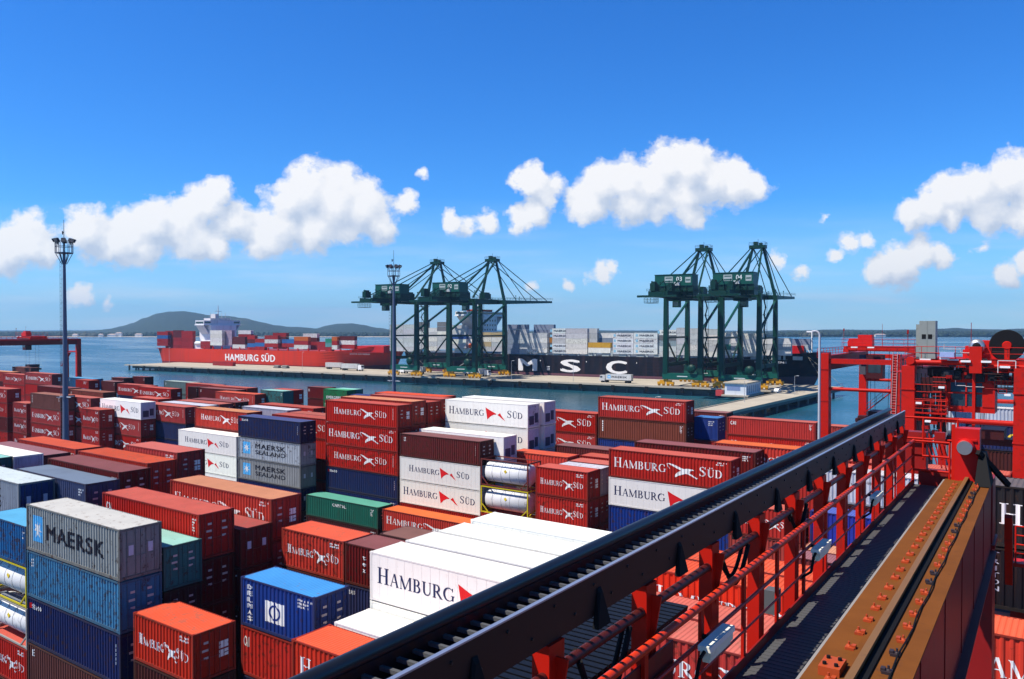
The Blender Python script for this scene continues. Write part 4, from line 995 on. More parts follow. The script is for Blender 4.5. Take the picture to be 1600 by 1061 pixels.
    for k in range(64):
        yy = 1.5 + k * .105; mb.box(-4.0, -3.22, yy, yy + .075, H - 2.98, H - 2.95)
    for k in range(5): mb.box(-4.0 + k * .18, -3.95 + k * .18, 1.5, 8.2, H - 3.01, H - 2.981)
    link('lower_grating', mb.mesh('lower_grating'), 'steel', t, (.006, .006, .008))
    mb = MB(); mb.box(wx - .07, wx - .05, 2.2, 7.2, fz - .6, fz + .95); link('kick_panel', mb.mesh('kick_panel'), 'steel', t, (.17, .014, .012))
    # fluorescent lights on the railing
    for y, z in ((7.85, .80), (12.3, .75), (16.8, .75)):
        x_ = wx + .15
        mb = MB(); mb.box(x_ - .065, x_ + .065, y - .36, y + .36, fz + z - .02, fz + z + .035); lb = link('walkway_light', mb.mesh('walkway_light'), 'lettering', t, (.80, .76, .62))
        mb = MB(); mb.box(x_ - .055, x_ + .055, y - .33, y + .33, fz + z - .10, fz + z - .021); mb.box(x_ - .035, x_ + .035, y - .31, y + .31, fz + z - .14, fz + z - .10); link('diffuser', mb.mesh('diffuser'), 'lettering', lb, (.78, .74, .52))
        mb = MB(); mb.path([(x_, y - .36, fz + z - .02), (x_, y - .48, fz + z - .05), (x_ - .02, y - .52, fz + z - .25), (wx - .03, y - .48, fz + z - .38)], .02, 6); mb.beam((x_, y, fz + z - .01), (wx, y, fz + z - .01), .04); link('light_cable', mb.mesh('light_cable'), 'rubber', lb)
    mb = MB(); mb.box(wx - .26, wx - .09, 10.85, 11.05, fz + .10, fz + .42); link('junction_box', mb.mesh('junction_box'), 'steel', t, (.10, .10, .10))
    # far end: buffer post, end leg, railed landing
    mb = MB(); mb.box(-1.98, -1.44, 22.9, 23.4, gz, gz + 1.32); mb.lathe([(22.6, .10), (22.6, .19), (22.9, .2)], 20, 'y', (-1.74, 0, gz + .88)); mb.box(-1.9, -1.5, 22.86, 22.9, gz + 1.02, gz + 1.06)
    ps = link('buffer_post', mb.mesh('buffer_post'), 'steel', t, (.50, .010, .008))
    mb = MB(); mb.lathe([(22.50, .03), (22.50, .165), (22.58, .175), (22.60, .17)], 24, 'y', (-1.74, 0, gz + .88), False); link('buffer_disc', mb.mesh('buffer_disc'), 'metal', ps, (.35, .35, .36))
    mb = MB(); mb.add([(-1.5, 22.2, gz + .02), (-1.15, 22.2, gz + .02), (-1.15, 23.3, gz + .02), (-1.5, 23.3, gz + .02), (-1.45, 22.75, gz + .75), (-1.3, 22.75, gz + .75), (-1.3, 23.3, gz + .75), (-1.45, 23.3, gz + .75)], [(0, 1, 5, 4), (1, 2, 6, 5), (2, 3, 7, 6), (3, 0, 4, 7), (4, 5, 6, 7)])
    mb.beam((-1.45, 22.6, gz + .8), (-.85, 23.6, gz - .1), .1, .12); link('stop_bracket', mb.mesh('stop_bracket'), 'rubber', t)
    for x in (-1.66,):
        link('leg', leg_mesh('leg', x, 24.2, gz - .05, .95, 1.2), 'steel', t, (.24, .010, .010))
    mb = MB(); mb.box(6.2, 7.2, y0, 24, gz - 1.75, gz); link('girder', mb.mesh('girder'), 'steel', t, DRED)
    link('leg', leg_mesh('leg', 6.7, 24.2, gz - .05, .95, 1.2), 'steel', t, DRED)
    mb = MB(); railing(mb, [(wx, 23.0, fz), (-2.1, 23.0, fz)], 1.12, .8, .03, 2); railing(mb, [(wx - .6, 23.3, fz + .6), (-1.95, 23.3, fz + .6)], 1.1, .7, .03, 1); mb.box(-2.06, -1.98, 22.96, 23.04, fz - .2, fz + 1.6)
    for k in range(5): mb.beam((-2.75 + .12 * k, 23.4, fz + 1.4 - .1 * k), (-2.55 + .12 * k, 23.4, fz + .6 - .1 * k), .03)
    link('landing_railing', mb.mesh('landing_railing'), 'steel', t, RED)
    mb = MB(); mb.box(wx + .1, -2.15, 23.1, 23.5, fz - .5, fz + .35); mb.box(wx - .6, wx + .25, 23.4, 23.8, fz + .2, fz + 1.3); mb.cbox((-2.35, 23.3, fz + 1.2), (.25, .15, .3)); link('switch_box', mb.mesh('switch_box'), 'steel', t, (.28, .012, .010))
    # lower rail of the right hand leg, seen past the girder
    mb = MB(); railing(mb, [(-.75, 26.0, gz - 2.6), (.7, 26.0, gz - 2.6)], 1.0, .5, .025, 3); mb.box(-.8, .8, 25.9, 26.5, gz - 2.7, gz - 2.6); mb.beam((-.9, 25.2, gz - 1.2), (-.9, 26.0, gz - 3.2), .18)
    link('leg_landing', mb.mesh('leg_landing'), 'steel', t, RED)
    a, b_ = R(1.58), -0.0083
    t.rotation_euler = (b_, 0, a)
    off = Matrix.Rotation(a, 3, 'Z') @ Matrix.Rotation(b_, 3, 'X') @ Vector((0, 0, CAM_H)); t.location = Vector((0, 0, CAM_H)) - off
    return t
# ------------------------------------------------------------------ pier, trestle, ships, quay cranes
AL = R(4.75); PO = Vector((-143.55, 309.5, 0)); PE = Vector((math.cos(AL), math.sin(AL), 0)); PN = Vector((-math.sin(AL), math.cos(AL), 0))
def at(s, q, z=0): return PO + PE * s + PN * q + Vector((0, 0, z))
def pthing(name, label, cat, s, q, z=0, rz=0, group=None):
    return thing(name, label, cat, at(s, q, z), AL + rz, group)
def pier():
    t = pthing('pier', 'long pale concrete pier on dark piles between the yard and the ships', 'pier', 0, 0)
    mb = MB(); mb.box(-372, 58, 0, 42, -.5, 0); link('deck', mb.mesh('deck'), 'concrete', t)
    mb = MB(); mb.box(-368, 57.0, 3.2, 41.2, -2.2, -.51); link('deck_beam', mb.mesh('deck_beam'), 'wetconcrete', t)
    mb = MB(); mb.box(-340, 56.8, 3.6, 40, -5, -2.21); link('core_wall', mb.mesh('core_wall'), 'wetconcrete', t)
    def pile(): mb = MB(); mb.tube((0, 0, -7), (0, 0, -1.9), .55, 8); return mb.mesh('pile')
    pm = pile(); n = 0
    for k in range(60): link('pile', pm, 'wetconcrete', t, loc=(-370 + k * 7.2, 2.4, 0))
    for k in range(12): link('pile', pm, 'wetconcrete', t, loc=(-370 + k * 6.0, 9, 0))
    def fender(): mb = MB(); mb.box(-.7, .7, -.45, .02, -2.4, -.25); return mb.mesh('fender')
    fm = fender()
    for k in range(27): link('fender', fm, 'rubber', t, loc=(-366 + k * 15.6, 0, 0))
    mb = MB()
    for q in (4, 32): mb.box(-300, 56, q - .09, q + .09, .004, .035)
    link('crane_rail', mb.mesh('crane_rail'), 'metal', t, (.1, .1, .1))
    mb = MB(); mb.box(-371, 57, .3, .7, .004, .28); link('kerb', mb.mesh('kerb'), 'concrete', t)
    # trestle to the yard
    t = thing('trestle_bridge', 'pale road trestle on dark piles leading from the yard to the pier', 'bridge', (0, 0, 0))
    a, b_, c_, d_ = (-97.5, 110), (-87.5, 110), (-81.5, 352), (-93.5, 352)
    mb = MB(); vs = [(*p, z) for z in (-.62, -.02) for p in (a, b_, c_, d_)]
    mb.add(vs, [(0, 3, 2, 1), (4, 5, 6, 7), (0, 1, 5, 4), (1, 2, 6, 5), (2, 3, 7, 6), (3, 0, 4, 7)]); link('deck', mb.mesh('deck'), 'concrete', t)
    mb = MB()
    for (p, q) in ((a, d_), (b_, c_)): mb.beam((*p, .12), (*q, .12), .35, .28)
    link('parapet', mb.mesh('parapet'), 'concrete', t)
    mb = MB()
    for (p, q, s) in ((a, d_, 1), (b_, c_, -1)): mb.beam((p[0] + s * .6, p[1], -1.1), (q[0] + s * .6, q[1], -1.1), .9, .95)
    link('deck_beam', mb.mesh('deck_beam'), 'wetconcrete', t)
    for k in range(20):
        f = k / 19; x0, x1, y = a[0] + (d_[0] - a[0]) * f, b_[0] + (c_[0] - b_[0]) * f, 125 + 215 * f
        for x in (x0 + 1, x1 - 1):
            mb = MB(); mb.tube((x, y, -7), (x, y, -1.6), .5, 8); link('pile', mb.mesh('pile'), 'wetconcrete', t)
    # gatehouse
    t = thing('gatehouse', 'small white gatehouse with a flat roof where the trestle meets the pier', 'building', (-104.5, 296, 0), R(2))
    mb = MB(); mb.box(-5, 5, -10, 10, -.6, 0); link('plinth', mb.mesh('plinth'), 'concrete', t)
    mb = MB(); mb.box(-4, 4, -9, 9, 0, 4.2); wl = link('wall', mb.mesh('wall'), 'hull', t, (.62, .64, .66))
    mb = MB(); mb.box(-4.5, 4.5, -9.6, 9.6, 4.201, 4.6); link('roof', mb.mesh('roof'), 'concrete', t)
    for k in range(7):
        mb = MB(); mb.box(4.0, 4.05, -8.2 + k * 2.4, -7.0 + k * 2.4, .6, 3.4); link('window', mb.mesh('window'), 'steel', wl, (.25, .30, .38))
    mb = MB(); mb.box(-3.2, 1.8, -9.05, -9.0, 1.6, 3.2); link('window', mb.mesh('window'), 'steel', wl, (.20, .26, .42))
    mb = MB(); mb.box(-7.5, -5, -9, -7, -.6, 1.5); link('barrier_box', mb.mesh('barrier_box'), 'steel', t, (.45, .05, .05))
    car('white car parked beside the gatehouse on the trestle', (-95.5, 309, 0), R(90))
    for i, (x, y, h) in enumerate(((-92, 262, 7), (-86.5, 300, 7), (-90.2, 190, 7), (-83.6, 335, 8))):
        lamp_post(['slim lamp post on the near half of the trestle', 'slim lamp post on the right edge of the trestle', 'slim lamp post nearest the yard on the trestle', 'slim lamp post at the far end of the trestle'][i], (x, y, 0), h)
    for i, (s, q, h) in enumerate(((-353, 20, 11), (-76, 3, 9), (-43, 2, 9), (-230, 20, 10))):
        p = at(s, q); lamp_post(['dark pole at the bare left end of the pier', 'slim lamp post on the pier before the white ship letters', 'slim lamp post on the pier between the crane pairs', 'slim lamp post on the pier by the red hull'][i], p, h)
def lamp_post(label, p, h):
    t = thing('lamp_post', label, 'lamp post', p, 0, 'lamp posts on the pier and trestle')
    mb = MB(); mb.tube((0, 0, 0), (0, 0, h), .10, 6, .06); link('pole', mb.mesh('pole'), 'steel', t, (.4, .4, .4))
    mb = MB(); mb.beam((0, 0, h), (1.0, 0, h + .15), .08); mb.box(.7, 1.5, -.15, .15, h + .05, h + .2); link('lamp_head', mb.mesh('lamp_head'), 'steel', t, (.55, .55, .55))
def wheels(t, xs, w=1.2, r=.5):
    for x in xs:
        for s in (-1, 1):
            mb = MB(); mb.lathe([(s * w - .15, .2), (s * w - .15, r), (s * w + .15, r), (s * w + .15, .2)], 14, 'y', (x, 0, r)); link('wheel', mb.mesh('wheel'), 'rubber', t)
def car(label, p, rz):
    t = thing('parked_car', label, 'car', p, rz)
    mb = MB(); prof_ = [(-2.1, .35), (2.1, .35), (2.15, .8), (1.1, .95), (.5, 1.45), (-1.2, 1.45), (-2.0, .95)]
    n = len(prof_); mb.add([(x, -.85, z) for x, z in prof_] + [(x, .85, z) for x, z in prof_], [list(range(n))[::1], list(range(n, 2 * n))[::-1]] + [(i, n + i, n + (i + 1) % n, (i + 1) % n) for i in range(n)])
    link('body', mb.mesh('body'), 'steel', t, WHITE)
    mb = MB()
    for s in (-1, 1): mb.box(-1.1, .55, *sorted((s * .851, s * .865)), .98, 1.36)
    link('window', mb.mesh('window'), 'glass', t); wheels(t, (-1.3, 1.3), .8, .32)
def truck(label, s, q, rz, cab, box, emblem=False):
    t = pthing('trailer_truck', label, 'truck', s, q, 0, rz, 'trailer trucks on the pier')
    mb = MB(); mb.box(-6.2, 6.2, -1.1, 1.1, 1.0, 1.3); link('chassis', mb.mesh('chassis'), 'steel', t, (.04, .04, .04))
    mb = MB(); mb.box(-9.0, -6.6, -1.2, 1.2, .8, 3.3); mb.box(-9.3, -9.0, -1.1, 1.1, .8, 2.0); cb = link('cab', mb.mesh('cab'), 'steel', t, cab)
    mb = MB(); mb.box(-9.03, -9.0, -1.0, 1.0, 2.1, 3.0); mb.box(-8.8, -7.8, -1.215, -1.2, 2.1, 2.9); link('window', mb.mesh('window'), 'glass', cb)
    wheels(t, (-8, -6.0, 3.5, 4.8), 1.0, .5)
    c = pthing('shipping_container', label.split(' with')[0].replace('truck', 'container') + ' carried by a truck on the pier', 'container', s, q, 1.31, rz, 'containers on trailers')
    for nm, key, fn in (('frame', 'frame', frame_mesh), ('side_panel', 'side', lambda L: side_mesh(L, False)), ('roof_panel', 'roof', roof_mesh), ('rear_side_panel', 'back', back_mesh), ('end_panel', 'end', end_mesh)):
        link(nm, cached((key, 12.19) if key != 'side' else (key, 12.19, False), lambda: fn(12.19)), 'paint', c, box)
    link('door', cached(('door', 12.19, 1), lambda: door_mesh(12.19, 1)), 'paint', c, box); link('door', cached(('door', 12.19, -1), lambda: door_mesh(12.19, -1)), 'paint', c, box)
    if emblem:
        for nm, col, ps in text_layers('MAE', 12.19): link(nm, painted(ps, lift=.012 if nm == 'emblem' else .005).mesh(nm), 'lettering', c, col)

def quay_crane(s0, num, label, trolley_q):
    t = pthing('quay_crane', label, 'crane', s0, 0, 0, 0, 'green quay cranes')
    w_ = 15.0; L_ = lambda n, mb, p=t, col=GREEN: link(n, mb.mesh(n), 'steel', p, col)
    zb, zt = 36.4, 39.6
    for q in (4, 32):
        for x in (0, w_):
            mb = MB(); mb.beam((x, q, 5.2), (x, q, zb + .5), 2.1, 2.3, 1.6, 1.9); L_('leg', mb)
        mb = MB(); mb.box(-1.2, w_ + 1.2, q - 1.1, q + 1.1, 3.0, 5.6); sb = L_('sill_beam', mb, col=(.006, .085, .060))
        mb = MB(); mb.box(w_ * .35, w_ * .65, q - 1.115, q - 1.105, 4.15, 4.5); L_('name_strip', mb, sb, (.6, .62, .6))
        for x in (0, w_):
            mb = MB()
            for k in (-3.0, -1.0, 1.0, 3.0): mb.lathe([(q - .25, .2), (q - .25, .62), (q + .25, .62), (q + .25, .2)], 12, 'y', (x + k, 0, .66))
            for k in (-2, 2): mb.box(x + k - 1.6, x + k + 1.6, q - .6, q + .6, .9, 1.8)
            mb.box(x - 2.6, x + 2.6, q - .5, q + .5, 1.8, 2.5); mb.box(x - .8, x + .8, q - .7, q + .7, 2.5, 3.0)
            L_('bogie', mb, col=(.55, .27, .012))
    for x in (0, w_):
        mb = MB(); mb.beam((x, 5, 23.5), (x, 31, zb - .5), .8); L_('brace', mb, col=(.005, .062, .045))
        for z in (20.5, 9.0):
            mb = MB(); mb.beam((x, 5, z), (x, 31, z), .7, .8 if z > 10 else 1.6); L_('side_beam', mb)
        mb = MB(); mb.beam((x, 5, 19.8), (x, 17.6, 10), .55); mb.beam((x, 31, 19.8), (x, 18.4, 10), .55); L_('brace', mb)
    # boom and girder along q
    mb = MB()
    for x in (w_ / 2 - 3.4, w_ / 2 + 3.4): mb.box(x - .55, x + .55, -26, 34, zb + .4, zt - .6)
    for q in range(-26, 35, 6): mb.box(w_ / 2 - 2.85, w_ / 2 + 2.85, q - .25, q + .25, zb + 1, zt - 1)
    for q in (4, 32): mb.box(-.9, w_ + .9, q - .8, q + .8, zb + .52, zb + 2.2)
    L_('main_girder', mb)
    mb = MB()
    for x in (w_ / 2 - 3.0, w_ / 2 + 3.0): mb.beam((x, 34.2, zb + 1.5), (x, 92, zb + 3.0), .9, 2.2, .7, 1.2)
    for q in range(38, 92, 6): mb.beam((w_ / 2 - 2.7, q, zb + 1.6 + (q - 34) * .026), (w_ / 2 + 2.7, q, zb + 1.6 + (q - 34) * .026), .3)
    L_('boom', mb, col=(.006, .065, .050))
    mb = MB()
    for sx in (-4.6, 4.6):
        railing(mb, [(w_ / 2 + sx, -26, zt - .8), (w_ / 2 + sx, 33, zt - .8)], 1.1, 3.0, .05, 1); railing(mb, [(w_ / 2 + sx * .8, 35, zt - .4), (w_ / 2 + sx * .8, 92, zt + .9)], 1.1, 3.0, .05, 1)
    L_('girder_railing', mb, col=(.012, .06, .05))
    # machinery house
    mb = MB(); mb.box(-.6, 16.4, -10.6, -3.8, zb + 1.2, zt + 2.0)
    for k in range(7): mb.box(-1.0 + k * 2.9, -.7 + k * 2.9, -11.2, -10.6, zb + .8, zt + 1.8)
    railing(mb, [(-1.2, -12.2, zt - .2), (16.8, -12.2, zt - .2), (16.8, -3, zt - .2)], 1.1, 2.0, .05, 1); mb.box(-1.2, 16.8, -12.3, -3, zt - .35, zt - .2)
    L_('machinery_deck', mb)
    mb = MB(); mb.box(.6, 16.2, -11, -3.5, zt + 2.01, zt + 6.5); mb.box(.4, 16.4, -11.2, -3.3, zt + 6.51, zt + 6.7); hs = L_('machinery_house', mb, col=(.006, .075, .055))
    mb = MB(); mb.box(4.8, 8.2, -11.04, -11.0, zt + 3.4, zt + 5.8); mb.box(13.4, 15.6, -11.04, -11.0, zt + 3.2, zt + 5.4); L_('sign_panel', mb, hs, (.38, .42, .41))
    mb = MB(); mb.box(4.9, 8.1, -11.06, -11.042, zt + 3.6, zt + 4.1); mb.box(5.2, 7.9, -11.06, -11.042, zt + 5.0, zt + 5.4); mb.box(13.6, 15.4, -11.06, -11.042, zt + 4.0, zt + 4.5); L_('sign_lettering', mb, hs, (.02, .09, .07))
    me = painted(fit(sans(num, .02), 9.7, 12.0, zt + 3.9, 1.8), True, y=-11.05).mesh('number'); link('number', me, 'lettering', hs, (.72, .74, .72))
    mb = MB(); mb.box(8.8, 11.2, -11.3, -11.0, zt + 2.1, zt + 3.5); L_('switch_cabinet', mb, hs, (.45, .48, .48))
    # A frame with its stays
    ap = (w_ / 2, 32, 60.0)
    mb = MB()
    for x in (0, w_): mb.beam((x, 32, zb + 1), (w_ / 2 + (x - w_ / 2) * .30, 32, 59.2), 1.2, 1.3, .9, .9)
    for x in (1, w_ - 1): mb.beam((w_ / 2 + (x - w_ / 2) * .9, 5, zt), (w_ / 2 + (x - w_ / 2) * .28, 31.4, 59), .7)
    af = L_('a_frame', mb)
    mb = MB(); mb.box(w_ / 2 - 3.4, w_ / 2 + 3.4, 30, 34, 59, 60.4); railing(mb, [(w_ / 2 - 3.4, 30, 60.4), (w_ / 2 + 3.4, 30, 60.4), (w_ / 2 + 3.4, 34, 60.4)], 1.2, 1.4, .06, 1); mb.box(w_ / 2 - 1.8, w_ / 2 - .3, 31, 33, 60.4, 62); mb.box(w_ / 2 + .6, w_ / 2 + 1.8, 31, 33, 60.4, 61.4); mb.tube((w_ / 2, 32, 60), (w_ / 2, 32, 63.2), .08, 5)
    L_('apex_platform', mb, af)
    mb = MB()
    for sx in (-1, 1):
        x = w_ / 2 + sx * 2.4
        mb.tube((x, 33.5, 59.5), (w_ / 2 + sx * 3, 86, zb + 3.6), .22, 6); mb.tube((x, 33.5, 59.5), (w_ / 2 + sx * 3, 62, zb + 3.0), .2, 6)
        mb.tube((x, 30.5, 59.5), (w_ / 2 + sx * 3.2, -23, zt - .4), .24, 6); mb.tube((x, 30.5, 57), (w_ / 2 + sx * 3.2, -3, zt + 1), .2, 6)
    L_('stay', mb, af)
    mb = MB()
    for x in (w_ / 2 - 3.5, w_ / 2 + 3.5):
        for q in (-23, -14, 10, 50, 66): mb = MB(); mb.beam((x, q, zt - .8), (x, q, zt + 3.2 if q < 20 else zt + 2), .18); mb.cbox((x, q, zt + (3.3 if q < 20 else 2.1)), (.4, .5, .4)); L_('boom_post', mb)
    for b_ in ((-4, -2, -24, -20, 2.6), (-5.5, -3.8, 12, 17, 3.0), (2, 4.2, 18, 24, 2.2), (-4.2, -2.8, 26, 29, 2.8), (1.0, 3.2, -19, -15, 2.0)):
        mb = MB(); mb.box(w_ / 2 + b_[0], w_ / 2 + b_[1], b_[2], b_[3], zt - .4, zt + b_[4]); mb.box(w_ / 2 + b_[0] + .3, w_ / 2 + b_[1] - .3, b_[2] + .5, b_[3] - .8, zt + b_[4], zt + b_[4] + .7); L_('boom_cabinet', mb)
    mb = MB(); mb.box(w_ / 2 - 3, w_ / 2 + 3, trolley_q, trolley_q + 6, zb - .7, zb + .35); tr = L_('trolley', mb)
    mb = MB(); mb.box(w_ / 2 + .6, w_ / 2 + 3.2, trolley_q - 3, trolley_q, zb - 3.4, zb - .7); cb = L_('cab', mb, tr)
    mb = MB(); mb.box(w_ / 2 + .8, w_ / 2 + 3.0, trolley_q - 3.03, trolley_q - 3.0, zb - 2.8, zb - 1.2); link('window', mb.mesh('window'), 'glass', cb)
    mb = MB(); railing(mb, [(w_ / 2 - 6, -25, zb - 1.8), (w_ / 2 - 2, -25, zb - 1.8), (w_ / 2 - 2, -20, zb - 1.8)], 1.8, 1.2, .08, 2); mb.box(w_ / 2 - 6, w_ / 2 - 2, -25, -20, zb - 2.0, zb - 1.8); mb.box(w_ / 2 - 8, w_ / 2 + 8, -27.5, -26.1, zb + .2, zb + 1.0)
    L_('hanging_platform', mb)
    mb = MB()
    for k in range(5):
        z = 6 + k * 6; mb.beam((w_ + 1.3, 6, z), (w_ + 1.3, 9, z + 3), .5, .12); mb.beam((w_ + 1.3, 9, z + 3), (w_ + 1.3, 6, z + 6), .5, .12); mb.box(w_ + .9, w_ + 1.8, 5, 10, z - .1, z)
    mb.tube((w_ + 1.7, 6, 5), (w_ + 1.7, 6, zb), .08, 5); mb.tube((w_ + 1.7, 9.4, 5), (w_ + 1.7, 9.4, zb), .08, 5)
    L_('stair_tower', mb)
    mb = MB(); mb.lathe([(2.0, .3), (2.0, 1.9), (2.5, 1.9), (2.5, .3)], 18, 'y', (w_ * .78, 0, 7.6)); L_('cable_reel', mb)
    return t

def hull(name_, label, s0, s1, q0, B, zd, zk, col, boot, bow_rise, group):
    """ship hull along the pier: stern at s0, bow at s1"""
    L = s1 - s0
    t = pthing('container_ship', label, 'ship', s0, q0 + B / 2, 0, 0, group)
    st = [(0, .80, .55, 0), (.015, .92, .70, 0), (.05, 1, .92, 0), (.12, 1, 1, 0), (.35, 1, 1, 0), (.62, 1, 1, 0), (.74, 1, .93, .02), (.82, .99, .72, .12), (.88, .94, .46, .45), (.93, .82, .24, .85), (.97, .58, .08, 1), (1.0, .12, .02, 1.06)]
    def loft(levels):
        mb = MB(); nl = len(levels); vs = []
        for u, bd, bw, sh in st:
            for f, z0 in levels:
                z = z0 + (bow_rise * sh * f if f > 0 else 0); k = max(0, min(1, f)) ** 1.6
                hb = B / 2 * (bw + (bd - bw) * k)
                x = L * u - (0 if u < .9 else (1 - f) * 9 * (u - .9) / .1)
                vs.append((x, -hb, z))
            for f, z0 in reversed(levels):
                z = z0 + (bow_rise * sh * f if f > 0 else 0); k = max(0, min(1, f)) ** 1.6
                hb = B / 2 * (bw + (bd - bw) * k)
                x = L * u - (0 if u < .9 else (1 - f) * 9 * (u - .9) / .1)
                vs.append((x, hb, z))
        m = 2 * nl; fs = []
        for i in range(len(st) - 1):
            for j in range(m): fs.append((i * m + j, (i + 1) * m + j, (i + 1) * m + (j + 1) % m, i * m + (j + 1) % m))
        mb.add(vs, fs); mb.add([vs[j] for j in range(m)], [list(range(m))]); mb.add([vs[-m + j] for j in range(m)], [list(range(m))[::-1]])
        return mb
    lv = lambda a, b_, n: [((zk + 8 + (zd - zk - 8) * 0 and 0) or f, zl) for f, zl in [((z - (-6)) / (zd + 6), z) for z in [a + (b_ - a) * k / n for k in range(n + 1)]]]
    link('hull', loft(lv(zk, zd, 6)).mesh('hull'), 'hull', t, col)
    link('boot_topping', loft(lv(-6, zk - .02, 2)).mesh('boot_topping'), 'hull', t, boot)
    return t
def hull_text(t, s, x0, x1, z0, h, q, bold=.06, col=WHT):
    link('lettering', painted(fit(sans(s, bold), x0, x1, z0, h), True, y=q, lift=.06).mesh('lettering'), 'lettering', t, col)
def ship_box(x, q, z, L, col, label, rnd, group, star_=False, kind='shipping_container'):
    c = tag(link(kind, cached(('shipbox', L), lambda: ship_box_mesh(L)), 'paint', None, tint(col, rnd, .08)), label, 'container', group)
    c.location = at(x, q, z); c.rotation_euler = (0, 0, AL)
    if star_:
        link('emblem', cached('sb_e', lambda: painted(rect(-5.0, .75, -3.9, 1.9), True, y=-1.22, lift=.03).mesh('emblem')), 'lettering', c, (.22, .45, .60))
        link('lettering', cached('sb_l', lambda: painted(fit(sans('MAERSK', .03), -2.9, 4.4, .85, .95), True, y=-1.22, lift=.03).mesh('lettering')), 'lettering', c, (.03, .03, .05))
    return c
def ship_box_mesh(L):
    mb = MB(); h = L / 2
    mb.box(-h + .1, h - .1, -1.17, 1.17, .1, 2.5)
    for sy in (-1, 1):
        for z in (.02, 2.42): mb.box(-h, h, *sorted((sy * 1.22, sy * 1.1)), z, z + .14)
        for sx in (-1, 1): mb.box(*sorted((sx * h, sx * (h - .16))), *sorted((sy * 1.225, sy * 1.05)), .02, 2.56)
    k = -h + .6
    while k < h - .5: mb.box(k, k + .12, -1.20, -1.17, .2, 2.4); k += .45
    return mb.mesh('box')
def ships():
    rnd = random.Random(21)
    # black ship
    q0 = 44.5; B = 38
    t = hull('', 'long black container ship with huge white letters along its side', -176, 56, q0, B, 10.4, 1.15, (.010, .010, .016), (.16, .07, .085), 3.0, 'container ships at the pier')
    X = lambda s: s + 176
    for ch, a, b_ in (('M', -96.0, -85.8), ('S', -70.6, -61.0), ('C', -45.4, -35.4)): hull_text(t, ch, X(a), X(b_), 2.05, 6.5, -B / 2, .055)
    hull_text(t, 'MSC ATHENS', X(27), X(41), 8.9, .9, -B / 2 - .4, .03, (.5, .5, .52))
    mb = MB()
    for k in range(3): mb.box(X(-79.5), X(-77.8), -B / 2 - .05, -B / 2 - .03, 2.6 + k * .8, 3.0 + k * .8)
    for s in (-83.5, -57, -30, -6): mb.box(X(s), X(s) + .4, -B / 2 - .05, -B / 2 - .03, 7.2, 7.7)
    link('hull_marking', mb.mesh('hull_marking'), 'lettering', t, WHT)
    mb = MB(); mb.box(X(-172), X(40), -B / 2 + .4, B / 2 - .4, 10.2, 10.42); link('main_deck', mb.mesh('main_deck'), 'hull', t, (.12, .13, .13))
    for k in range(17):
        mb = MB(); mb.box(X(-108 + k * 9.2), X(-107.2 + k * 9.2), -B / 2 + .8, -B / 2 + 1.6, 10.42, 13.2); link('lashing_post', mb.mesh('lashing_post'), 'hull', t, (.38, .42, .41))
        mb = MB(); mb.box(X(-104 + k * 9.2), X(-100 + k * 9.2), -B / 2 + 1.0, -B / 2 + 2, 10.42, 12.0); link('hatch_coaming', mb.mesh('hatch_coaming'), 'hull', t, (.38, .42, .41))
    mb = MB(); mb.box(X(-139), X(-128), -10, 10, 10.4, 31); mb.box(X(-140), X(-127), -16, 16, 10.4, 14); mb.box(X(-138), X(-129), -19, 19, 31, 31.4)
    tw = link('superstructure', mb.mesh('superstructure'), 'hull', t, (.80, .80, .80))
    mb = MB(); mb.box(X(-137.6), X(-129.4), -18.6, 18.6, 31.4, 33.6); br = link('bridge', mb.mesh('bridge'), 'hull', tw, (.80, .80, .80))
    mb = MB(); mb.box(X(-129.4), X(-129.3), -17.8, 17.8, 32.2, 33.2); mb.box(X(-137), X(-130), -18.72, -18.61, 32.2, 33.2); link('window', mb.mesh('window'), 'glass', br)
    mb = MB(); mb.box(X(-137), X(-130), -8, 8, 33.61, 34.6); mb.box(X(-137), X(-130), -9, 9, 34.61, 34.9); link('orange_deck', mb.mesh('orange_deck'), 'hull', tw, (.65, .10, .03))
    mb = MB()
    for s in (-1, 1): mb.beam((X(-133), s * 18.6, 31), (X(-133), s * 10, 24), 7, .5)
    link('wing_bracket', mb.mesh('wing_bracket'), 'hull', tw, (.55, .57, .6))
    mb = MB()
    for k in range(6):
        for j in range(7): mb.box(X(-127.98), X(-127.95), -9 + j * 2.7, -7.8 + j * 2.7, 15 + k * 2.6, 16.1 + k * 2.6)
    link('porthole', mb.mesh('porthole'), 'glass', tw)
    mb = MB(); mb.tube((X(-134), 0, 34.9), (X(-134), 0, 43), .35, 8, .15); mb.beam((X(-134), -3, 39.5), (X(-134), 3, 39.5), .25); mb.box(X(-135), X(-133), -1.5, 1.5, 37, 37.5); link('radar_mast', mb.mesh('radar_mast'), 'hull', tw, (.7, .7, .7))
    mb = MB(); mb.lathe([(-4, .3), (-3, 1.3), (3, 1.3), (4, .3)], 12, 'x', (X(-126), -B / 2 + 2.2, 14.5)); lb = link('lifeboat', mb.mesh('lifeboat'), 'hull', t, (.70, .10, .02))
    mb = MB(); mb.beam((X(-122), -B / 2 - .6, 9.5), (X(-136), -B / 2 - .8, 2.2), .8, .3); link('gangway', mb.mesh('gangway'), 'hull', t, (.35, .36, .36))
    mb = MB(); mb.tube((X(48), 0, 12), (X(48), 0, 23.5), .5, 8, .3); mb.beam((X(48), -2, 20), (X(48), 2, 20), .3); mb.beam((X(47.5), 0, 12.5), (X(44.5), 0, 17.5), .35); link('foremast', mb.mesh('foremast'), 'hull', t, WHITE)
